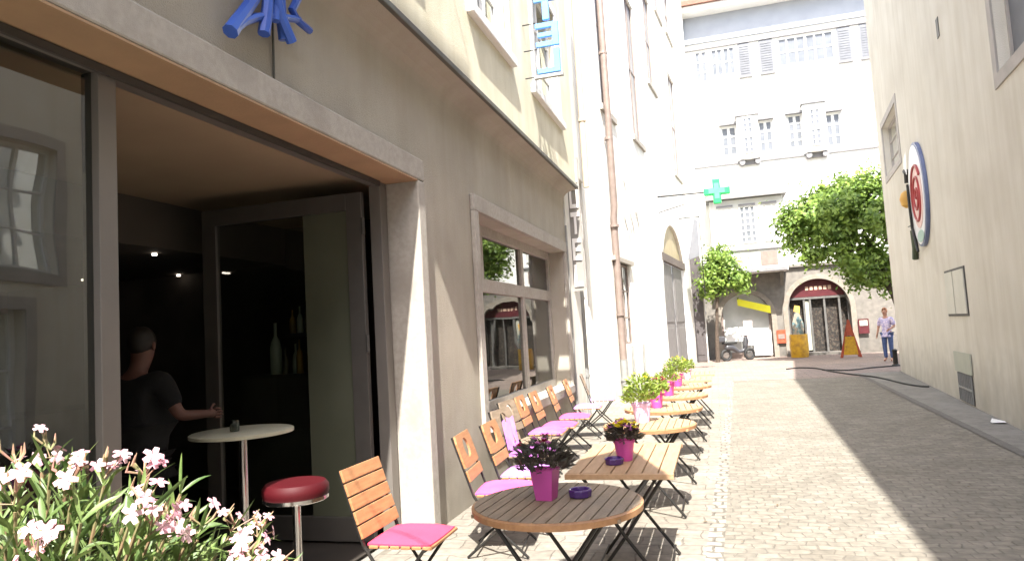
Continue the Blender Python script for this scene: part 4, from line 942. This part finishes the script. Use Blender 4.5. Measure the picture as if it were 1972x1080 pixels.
# ------------------------------------------------------------ people
def skin_mesh(name, nodes, edges, m, parent=None, sub=2, root=0):
    me = bpy.data.meshes.new(name); me.from_pydata([n[0] for n in nodes], edges, []); me.update()
    o = bpy.data.objects.new(name, me); col.objects.link(o)
    if parent: o.parent = parent
    md = o.modifiers.new('skin', 'SKIN'); md.use_smooth_shade = True
    for i, n in enumerate(nodes):
        sv = me.skin_vertices[0].data[i]; r = n[1]; sv.radius = (r, r) if not isinstance(r, tuple) else r; sv.use_root = (i == root)
    sb = o.modifiers.new('sub', 'SUBSURF'); sb.levels = sub; sb.render_levels = sub
    me.materials.append(M[m]); return o
def person(loc, rz, label, hair, top_m, leg_m, skin='skin', arms=None, sleeve=.45, height=1.75, hairlen=.0, head_tilt=0.0, legs=True, bulk=1.0):
    """local: faces +X, y left-right"""
    s = height / 1.75
    p = empty('person', loc, label, 'person', rz=rz)
    V = lambda x, y, z: (x * s, y * s, z * s)
    N_ = [(V(0, 0, .95), .10), (V(0, 0, 1.12), .095), (V(.01, 0, 1.30), .105), (V(0, 0, 1.45), .07), (V(.01 + head_tilt * .5, 0, 1.485), .058), (V(.02 + head_tilt, 0, 1.545), .070), (V(.035 + head_tilt, 0, 1.62), .084), (V(.02 + head_tilt, 0, 1.685), .07)]
    E_ = [(0, 1), (1, 2), (2, 3), (3, 4), (4, 5), (5, 6), (6, 7)]
    arms = arms or {1: [(0.02, .24, 1.15), (.06, .26, .92)], -1: [(0.02, -.24, 1.15), (.06, -.26, .92)]}
    top_n = [(N_[0][0], .150 * bulk), (N_[1][0], .150 * bulk), (N_[2][0], .158 * bulk), (V(0, 0, 1.44), .085), (V(0, 0, .84), .150 * bulk)]; top_e = [(0, 1), (1, 2), (2, 3), (0, 4)]
    for sd in (1, -1):
        i = len(N_); el, wr = arms[sd]
        N_ += [(V(0, sd * .18, 1.41), .058), (V(*el), .042), (V(*wr), .028)]; E_ += [(2, i), (i, i + 1), (i + 1, i + 2)]
        w0 = Vector(wr); dr_ = (Vector(wr) - Vector(el)).normalized()
        pm = w0 + dr_ * .06; N_.append((V(*pm), (.034, .018))); E_.append((i + 2, i + 3))
        j = len(top_n); q0 = Vector((0, sd * .18, 1.40)); q1 = q0.lerp(Vector(el), sleeve * .9); q = q0.lerp(Vector(el), sleeve * 1.6)
        top_n += [(V(0, sd * .10, 1.36), .105 * bulk), (V(*q0), .085 * bulk), (V(*q1), .072), (V(*q), .066)]; top_e += [(2, j), (j, j + 1), (j + 1, j + 2), (j + 2, j + 3)]
        side = dr_.cross(Vector((0, 1, 0))).normalized() if abs(dr_.y) < .9 else Vector((1, 0, 0))
        for f in range(5):
            k = len(N_); off = side * ((f - 1.5) * .019) if f < 4 else side * .034
            ln = [.06, .07, .065, .05, .04][f]; a0 = pm + off + dr_ * (.02 if f < 4 else -.02); a1 = a0 + dr_ * ln * .6 + (side * .025 if f == 4 else Vector()); a2 = a1 + (dr_ + Vector((.3, -sd * .4, -.2))).normalized() * ln * .5
            N_ += [(V(*a0), .009), (V(*a1), .0085), (V(*a2), .007)]; E_ += [(i + 3, k), (k, k + 1), (k + 1, k + 2)]
    leg_n = [(V(0, 0, .95), .135)]; leg_e = []
    for sd in (1, -1):
        i = len(N_); N_ += [(V(0, sd * .09, .88), .085), (V(.02, sd * .10, .48), .055), (V(-.01, sd * .10, .09), .036), (V(.13, sd * .11, .035), (.04, .03))]; E_ += [(0, i), (i, i + 1), (i + 1, i + 2), (i + 2, i + 3)]
        j = len(leg_n); leg_n += [(V(0, sd * .092, .86), .098), (V(.02, sd * .10, .48), .070), (V(-.01, sd * .10, .10), .058)]; leg_e += [(0, j), (j, j + 1), (j + 1, j + 2)]
    N_ = [(n[0], n[1] if not isinstance(n[1], (int, float)) else n[1] * s) for n in N_]
    skin_mesh('body', N_, E_, skin, p)
    skin_mesh('shirt', top_n, top_e, top_m, p); skin_mesh('trousers', leg_n, leg_e, leg_m, p)
    hx, hz = (.03 + head_tilt) * s, 1.625 * s
    hm = MB(); n = 20; vs = []; fs = []
    rows = 12
    for j in range(rows + 1):
        ph = math.pi * j / rows
        for i in range(n):
            a = 2 * math.pi * i / n; x = math.sin(ph) * math.cos(a); y = math.sin(ph) * math.sin(a); z = math.cos(ph)
            vs.append((hx - .012 + x * .098 * s, y * .086 * s, hz + .035 * s + z * .10 * s))
    for j in range(rows):
        for i in range(n):
            q = [j * n + i, j * n + (i + 1) % n, (j + 1) * n + (i + 1) % n, (j + 1) * n + i]
            cx = sum(vs[k][0] for k in q) / 4 - hx; cz = sum(vs[k][2] for k in q) / 4 - hz
            if cx > .035 and cz < .075 * s: continue
            if cx > -.02 and cz < -.02 * s - hairlen: continue
            if cz < -.065 * s - hairlen: continue
            fs.append(tuple(q))
    hm.add(vs, fs); ho = hm.build('hair', hair, p, smooth=True)
    so_ = ho.modifiers.new('thick', 'SOLIDIFY'); so_.thickness = .012
    for sd in (1, -1):
        MB().lathe([(.004, -.03), (.012, -.015), (.014, .012), (.006, .03)], (hx - .005, sd * .083 * s, hz), 8).build('ear', skin, p, smooth=True)
        MB().lathe([(.004, -.008), (.010, 0), (.004, .008)], (hx + .072 * s, sd * .03 * s, hz + .005), 8).build('eye', 'frame_dark', p, smooth=True)
    MB().lathe([(.016, -.02), (.012, 0), (.004, .025)], (hx + .085 * s, 0, hz - .02), 8).build('nose', skin, p, smooth=True)
    MB().box((hx + .07 * s, -.022, hz - .062 * s), (hx + .084 * s, .022, hz - .053 * s)).build('mouth', 'petal_red', p)
    return p
az = math.atan2(.55, -.8)
person((-3.68, 3.76, .012), R(98), 'person in a black T-shirt seen from behind, leaning to the high café table', 'hair_dark', 'black_cloth', 'black_cloth', 'skin_dim',
       arms={1: [(-.02, .25, 1.13), (.02, .30, .88)], -1: [(.0, -.30, 1.17), (.19, -.36, 1.16)]}, height=1.78, sleeve=.5, head_tilt=.04, bulk=1.2)
person((5.35, 25.6, .006), R(-125), 'woman with reddish hair in a patterned blouse and jeans standing by the beige corner', 'hair_red', 'blouse', 'jeans', 'skin',
       arms={1: [(-.02, .25, 1.14), (.16, .17, 1.05)], -1: [(-.02, -.25, 1.14), (.06, -.28, .90)]}, height=1.76, sleeve=.6, hairlen=.05)

# ------------------------------------------------------------ oleander in front
M_BUD = mat('bud_and_stalk', (.42, .20, .16), (.20, .22, .09), .6, 30)
def oleander():
    rng = random.Random(5)
    t = empty('oleander_bush', (-1.66, 1.33, .004), 'pink flowering oleander bush with narrow leaves in the left foreground', 'shrub')
    MB().lathe([(.20, 0), (.21, .01), (.27, .42), (.30, .43), (.30, .48), (.26, .48), (.25, .44)], n=32).build('pot', 'terracotta', t, smooth=True)
    MB().lathe([(.001, .44), (.255, .44)], n=24).build('soil', 'soil', t)
    stems = MB(); lv = MB(); tips = []
    def leaf(c, d, l, wd, droop):
        d = d.normalized(); s = d.cross(Vector((0, 0, 1)));
        if s.length < .1: s = Vector((1, 0, 0))
        s = s.normalized(); s = (Matrix.Rotation(rng.uniform(-.9, .9), 3, d) @ s); n = s.cross(d)
        rows = []; K = 5
        for k in range(K + 1):
            u = k / K; w_ = wd * math.sin(math.pi * min(1, .08 + u * .92)) ** .8; p = c + d * l * u + Vector((0, 0, -droop * l * u * u))
            rows.append((p - s * w_ + n * w_ * .3, p, p + s * w_ + n * w_ * .3))
        vs = [v for r in rows for v in r]; fs = []
        for k in range(K):
            a = 3 * k; fs += [(a, a + 1, a + 4, a + 3), (a + 1, a + 2, a + 5, a + 4)]
        lv.add(vs, fs)
    for i in range(330):
        th = rng.uniform(0, 2 * math.pi); rr = .60 * math.sqrt(rng.random())
        top = Vector((rr * math.cos(th), rr * math.sin(th), 1.36 - .34 * (rr / .6) ** 2 - rng.uniform(0, .40)))
        b = Vector((top.x * .18, top.y * .18, .44)); mid = b.lerp(top, .5) + Vector((0, 0, .08))
        stems.tube([b, mid, top], [.009, .006, .004], 5)
        dirn = (top - mid).normalized(); tips.append((top, dirn, top.z - (1.36 - .34 * (rr / .6) ** 2)))
        for lvl in range(7):
            c = top.lerp(mid, lvl * .13); n = 3
            for k in range(n):
                a = 2 * math.pi * k / n + lvl * 1.05 + rng.uniform(-.3, .3); side = dirn.orthogonal().normalized(); side = Matrix.Rotation(a, 3, dirn) @ side
                leaf(c, dirn * (1.2 - .1 * lvl) + side * rng.uniform(.5, 1.0), rng.uniform(.07, .14), rng.uniform(.0045, .0080), rng.uniform(-.1, .6))
    stems.build('stem', mat('green_stem', (.16, .17, .07), (.20, .12, .07), .7, 20), t, smooth=True)
    lv.build('foliage', 'leaf_ole', t, fixn=False, smooth=True)
    # upright clusters of five petalled flowers
    tips.sort(key=lambda q: -q[0].z); chosen = []
    for tp_ in sorted(tips, key=lambda q: -q[2] - .30 * (q[0].x * .9 - q[0].y * .1) - rng.uniform(0, .22)):
        if tp_[2] < -.32: continue
        if all((tp_[0] - c[0]).length > .085 for c in chosen): chosen.append(tp_)
        if len(chosen) >= 40: break
    for (c, dr_, _q) in chosen:
        c = c + Vector((.015, -.015, .02))
        fb_ = MB(); bud = MB()
        for k in range(rng.randint(3, 5)):
            o = c + Vector((rng.uniform(-.05, .05), rng.uniform(-.05, .05), rng.uniform(-.02, .06))) + dr_ * .02
            out = ((o - c).normalized() + Vector((.6, -.6, .15)) + Vector((rng.uniform(-.5, .5), rng.uniform(-.5, .5), rng.uniform(-.3, .5)))).normalized(); fb_.tube([c, o], .0013, 3); s = out.orthogonal().normalized()
            r = rng.uniform(.016, .024)
            for j in range(5):
                q = Matrix.Rotation(2 * math.pi * j / 5 + rng.uniform(-.1, .1), 3, out) @ s; e = out.cross(q)
                fb_.add([o, o + q * r * .55 + e * r * .34 + out * r * .15, o + q * r * 1.05 + e * r * .30 + out * r * .02, o + q * r * 1.1 - e * r * .18 + out * r * .05, o + q * r * .5 - e * r * .30 + out * r * .15], [(0, 1, 2, 3, 4)])
            bud.tube([c, o], .0016, 4)
        for k in range(4):
            o = c + Vector((rng.uniform(-.03, .03), rng.uniform(-.03, .03), rng.uniform(.03, .06))); bud.tube([c + dr_ * .02, o, o + dr_ * .025], [.0015, .0038, .001], 5)
        bud_m = M_BUD; fo = fb_.build('flower_cluster', 'petal_pink', t, fixn=False); bud.build('bud', bud_m, fo, fixn=False)
    return t
oleander()

# ------------------------------------------------------------ trees
def tree(loc, blobs, trunk, n_leaf, size, label, seed, limbs, tr=.17):
    rng = random.Random(seed)
    t = empty('tree', loc, label, 'tree')
    MB().tube(trunk, [tr * (1 - .55 * i / (len(trunk) - 1)) for i in range(len(trunk))], 12).build('trunk', 'bark', t, smooth=True)
    lm = MB(); topv = Vector(trunk[-1])
    for b in limbs: 
        b = Vector(b); st = Vector(trunk[-2]).lerp(topv, rng.random()); m = st.lerp(b, .5) + Vector((0, 0, .2)); lm.tube([st, m, b], [.07, .045, .02], 7)
    lm.build('limb', 'bark', t, smooth=True)
    lv = MB(); tot = sum(b[3] ** 2 for b in blobs)
    for (x, y, z, r) in blobs:
        nb = int(n_leaf * r * r / tot); clumps = []
        for _ in range(max(8, int(26 * r))):
            d = Vector((rng.gauss(0, 1), rng.gauss(0, 1), rng.gauss(0, 1))).normalized() * r * rng.uniform(.55, 1.05); clumps.append(Vector((x, y, z)) + Vector((d.x, d.y, d.z * .85)))
        for _ in range(nb):
            c = rng.choice(clumps); sg = .15 if rng.random() < .8 else .30
            p = c + Vector((rng.gauss(0, sg), rng.gauss(0, sg), rng.gauss(0, sg * .8)))
            nrm = (p - Vector((x, y, z))).normalized() + Vector((rng.uniform(-.7, .7), rng.uniform(-.7, .7), rng.uniform(-.2, 1.0)))
            nrm.normalize(); a = nrm.orthogonal().normalized(); a = Matrix.Rotation(rng.uniform(0, 6.28), 3, nrm) @ a; b2 = nrm.cross(a); s = size * rng.uniform(.6, 1.25)
            lv.add([p - a * s, p - b2 * s * .55 - a * s * .1, p + a * s, p + b2 * s * .55 - a * s * .1], [(0, 1, 2, 3)])
    lv.build('crown', 'leaf_tree', t, fixn=False)
    return t
tree((6.15, 26.6, 0), [(-1.0, 0, 4.85, 1.45), (-2.35, .1, 4.7, 1.3), (-.2, 0, 5.5, 1.1), (-1.6, 0, 5.6, 1.15), (-3.1, 0, 4.5, .75), (-1.5, -.1, 3.8, 1.05), (-.7, 0, 3.2, .85), (-2.6, 0, 5.1, .9), (.4, .1, 4.6, 1.0), (-1.4, 0, 3.0, .5), (-.9, 0, 6.1, .7), (-2.0, 0, 5.9, .5), (-.45, 0, 2.7, .5), (-3.45, 0, 5.0, .45), (-2.7, 0, 3.75, .4), (.1, 0, 6.1, .6)],
     [(0.1, 0, 0), (.0, 0, 1.3), (-.25, 0, 2.2), (-.7, 0, 3.2), (-.95, 0, 4.2)], 25000, .085, 'large round green tree standing at the lane end before the town house', 21,
     [(-2.4, 0, 4.6), (-1.2, .2, 5.4), (-.1, -.1, 5.2), (-1.7, 0, 3.7), (.3, 0, 4.6)])
tree((.0, 29.6, 0), [(.45, 0, 3.5, .62), (.05, 0, 3.9, .55), (.95, 0, 3.2, .45), (.35, 0, 4.3, .42), (-.1, 0, 3.1, .5), (.75, .1, 3.75, .4)],
     [(-.05, 0, 0), (0, 0, 1.2), (.1, 0, 2.4), (.3, 0, 3.3)], 5500, .08, 'small green tree at the left side of the lane end below the bay window', 22, [(.8, 0, 3.3), (-.1, 0, 3.6), (.4, 0, 4.1)], .09)

# ------------------------------------------------------------ things on the plaza
bn = empty('display_stand', (3.15, 30.6, .01), 'round yellow advertising barrel at the shop door with a figure cutout on top', 'stand')
MB().lathe([(.33, 0), (.34, .05), (.36, .45), (.34, .88), (.33, .92)], n=24).build('barrel', 'yellow', bn, smooth=True)
MB().prism([(-.2, .92), (.22, .92), (.26, 1.3), (.12, 1.75), (-.05, 1.85), (-.18, 1.4)], .04, Matrix(((1, 0, 0, 0), (0, 0, 1, 0), (0, 1, 0, 0), (0, 0, 0, 1)))).build('cutout', mat('teal_print', (.10, .17, .18), (.30, .26, .2), .6, 5, lo=.45, hi=.55), bn)
MB().prism([(-.1, 1.86), (.12, 1.76), (.16, 2.05), (-.04, 2.1)], .04, Matrix(((1, 0, 0, 0), (0, 0, 1, 0), (0, 1, 0, 0), (0, 0, 0, 1)))).build('cutout_head', 'yellow_ochre', bn)
ab = empty('sandwich_board', (4.75, 28.9, .01), 'orange and yellow sandwich board shaped like a cone beside the shop door', 'sign'); ab.scale = (.78, .78, .82)
MB().prism([(-.48, 0), (-.36, 0), (-.02, 1.35), (.36, 0), (.48, 0), (.1, 1.5), (-.1, 1.5)], .05, Matrix(((1, 0, 0, 0), (0, 0, 1, -.1), (0, 1, 0, 0), (0, 0, 0, 1)))).build('front_frame', 'orange', ab)
MB().prism([(-.32, .12), (.32, .12), (.20, .95), (-.20, .95)], .03, Matrix(((1, 0, 0, 0), (0, 0, 1, -.13), (0, 1, 0, 0), (0, 0, 0, 1)))).build('yellow_panel', 'yellow', ab)
MB().prism([(-.16, 1.0), (.16, 1.0), (.05, 1.72), (-.05, 1.72)], .03, Matrix(((1, 0, 0, 0), (0, 0, 1, -.14), (0, 1, 0, 0), (0, 0, 0, 1)))).build('red_panel', 'orange', ab)
MB().tube([(-.4, .35, 0), (0, 0, 1.4), (.4, .35, 0)], .025, 6).build('rear_frame', 'orange', ab)
bb = empty('wall_sign', (2.62, 31.93, .85), 'small orange and brown sign board on the stone pier between the arches', 'sign')
MB().box((-.18, -.04, -.28), (.18, .0, .28)).build('board', 'orange', bb); MB().box((-.13, -.055, -.1), (.13, -.04, .1)).build('brown_print', 'pipe_brown', bb)
rbx = empty('menu_box', (5.83, 31.93, 1.1), 'dark red framed menu box on the stone pier right of the shop arch', 'sign')
MB().box((-.2, -.06, -.3), (.2, 0, .3)).build('box', 'red_fascia', rbx); MB().box((-.15, -.07, .02), (.15, -.06, .24)).build('card', 'vent_green', rbx)
# motor scooter
mo = empty('motor_scooter', (.75, 30.3, .006), 'dark motor scooter parked in front of the left stone arch', 'motorbike', rz=R(25))
for x, nm in ((-.5, 'wheel'), (.52, 'wheel')):
    mb = MB(); pts = [(x + .2 * math.cos(a), 0, .24 + .2 * math.sin(a)) for a in [2 * math.pi * k / 20 for k in range(21)]]
    wo_ = mb.tube(pts, .055, 8).build('wheel', 'rubber', mo, smooth=True); MB().tube([(x, -.03, .24), (x, .03, .24)], .12, 14).build('rim', 'chrome', wo_)
skin_mesh('fairing', [((-.55, 0, .55), .13), ((-.2, 0, .55), .14), ((.05, 0, .34), .08), ((.3, 0, .40), .08), ((.42, 0, .78), .13), ((.4, 0, .98), .06)], [(0, 1), (1, 2), (2, 3), (3, 4), (4, 5)], 'bike', mo)
MB().box((-.62, -.13, .68), (-.02, .13, .78)).build('saddle', 'rubber', mo, bevel=.04)
MB().tube([(.36, -.3, 1.0), (.40, 0, .98), (.36, .3, 1.0)], .018, 8).build('handlebar', 'iron', mo)
MB().lathe([(.06, -.03), (.075, 0), (.06, .03)], (.52, 0, .85), 12).build('headlight', 'chrome', mo)
MB().box((-.85, -.16, .78), (-.55, .16, 1.02)).build('top_case', 'bike', mo, bevel=.04)
# white posters in the left arch
ps = empty('window_poster', (1.6, 31.9, 0), 'white and pink posters covering the lower left arch window', 'poster')
MB().box((-.1, -.02, .1), (.62, .0, 1.15)).box((-1.2, -.02, .75), (-.5, .0, 1.35)).build('poster_sheet', 'paper', ps)
MB().box((-.48, -.025, .55), (-.12, -.0, 1.6)).build('poster_print', 'poster_pink', ps)
# hose
hs = [(2.0, 23.57), (2.4, 24.0), (2.85, 23.4), (3.04, 21.96), (3.35, 20.54), (3.72, 19.26), (3.86, 17.37), (3.99, 16.67), (4.12, 16.45)]
def smoothp(p, k=4):
    out = []
    for i in range(len(p) - 1):
        p0, p1, p2_, p3_ = p[max(i - 1, 0)], p[i], p[i + 1], p[min(i + 2, len(p) - 1)]
        for j in range(k):
            t = j / k; out.append(tuple(.5 * ((2 * p1[c]) + (-p0[c] + p2_[c]) * t + (2 * p0[c] - 5 * p1[c] + 4 * p2_[c] - p3_[c]) * t * t + (-p0[c] + 3 * p1[c] - 3 * p2_[c] + p3_[c]) * t ** 3) for c in (0, 1)))
    out.append(p[-1][:2]); return out
tag(MB().tube([(x, y, .024) for x, y in smoothp(hs)], .019, 8).build('hose', 'rubber', smooth=True), 'long black hose lying across the lane from the plaza to the beige wall', 'hose')
tag(MB().tube([(x, y, .032) for x, y in smoothp([(2.9, 22.6), (3.5, 22.0), (4.2, 22.6), (4.9, 23.0), (5.4, 23.3)])], .018, 8).build('hose', 'rubber', smooth=True), 'shorter black hose curving towards the foot of the beige corner', 'hose')
bol = empty('bollard', (5.05, 23.4, .005), 'short dark bollard at the beige building corner', 'bollard')
MB().lathe([(.11, 0), (.11, .03), (.07, .06), (.065, .42), (.08, .46), (.04, .5)], n=16).build('post', 'iron', bol, smooth=True)
pp = MB().add([(3.50, 11.1, .02), (3.66, 11.06, .03), (3.70, 11.26, .022), (3.58, 11.34, .05), (3.52, 11.22, .02)], [(0, 1, 2, 3, 4)]); tag(pp.build('paper_scrap', 'paper', fixn=False), 'small white paper scrap lying in the shaded gutter on the right', 'litter')

rg = random.Random(3); lm_ = MB()
for _ in range(160):
    x, y = rg.uniform(-2.0, 3.1), rg.uniform(2.5, 20); a = rg.uniform(0, 6.28); l = rg.uniform(.012, .03)
    p = Vector((x, y, .014)); d_ = Vector((math.cos(a), math.sin(a), .1)) * l; e_ = Vector((-math.sin(a), math.cos(a), 0)) * l * .4
    lm_.add([p - d_, p + e_, p + d_, p - e_], [(0, 1, 2, 3)])
tag(lm_.build('fallen_leaves', mat('dry_leaves', (.20, .13, .06), (.10, .07, .04), .9, 20), fixn=False), kind='stuff')

# ------------------------------------------------------------ added unseen cloths above the terrace, shaped to shade the first tables and wall
def lift(p, z0, t): return (p[0] + .155 * t, p[1] - .70 * t, z0 + t)
sp_ = [(-.67, 5.08), (-.29, 4.05), (-.40, 3.75), (-.50, 2.9), (-1.3, 2.75), (-1.57, 3.48), (-1.03, 4.47)]  # added caster outline, traced from the shade wanted on the tables
ss = empty('added_shade_sail', (0, 0, 0), 'added cream sail, out of view, placed to shade the first café tables', 'shade caster')
pts = [lift(p, .75, 3.3) for p in sp_]
MB().add(pts, [tuple(range(len(pts)))]).build('sail', 'shade_caster_cloth', ss, fixn=False)
MB().tube([pts[3], (3.0, .6, 5.2)], .006, 5).tube([pts[5], (-2.1, 1.2, 5.0)], .006, 5).tube([pts[4], (-2.1, .2, 4.6)], .006, 5).build('rope', 'iron', ss)
fq = [(-2.37, 5.70, 2.5), (-2.37, 5.80, 2.35), (-2.37, 6.75, 1.22), (-2.37, 7.5, 1.22), (-2.37, 7.5, 2.6), (-2.37, 5.7, 2.6)]  # added caster outline, traced from the diagonal shade on the café wall
fl_ = empty('added_shade_cloth', (0, 0, 0), 'added plain cloth, out of view, placed to shade the café wall beside the window', 'shade_caster')
fp = [(p[0] + .155 * 4.6, p[1] - .70 * 4.6, p[2] + 4.6) for p in fq]
MB().add(fp, [tuple(range(len(fp)))]).build('cloth', 'shade_caster_cloth', fl_, fixn=False)
MB().tube([(fp[4][0], fp[4][1], fp[4][2]), (-2.12, fp[4][1], fp[4][2])], .01, 6).tube([fp[5], (-2.12, fp[5][1], fp[5][2])], .01, 6).build('rod', 'iron', fl_)
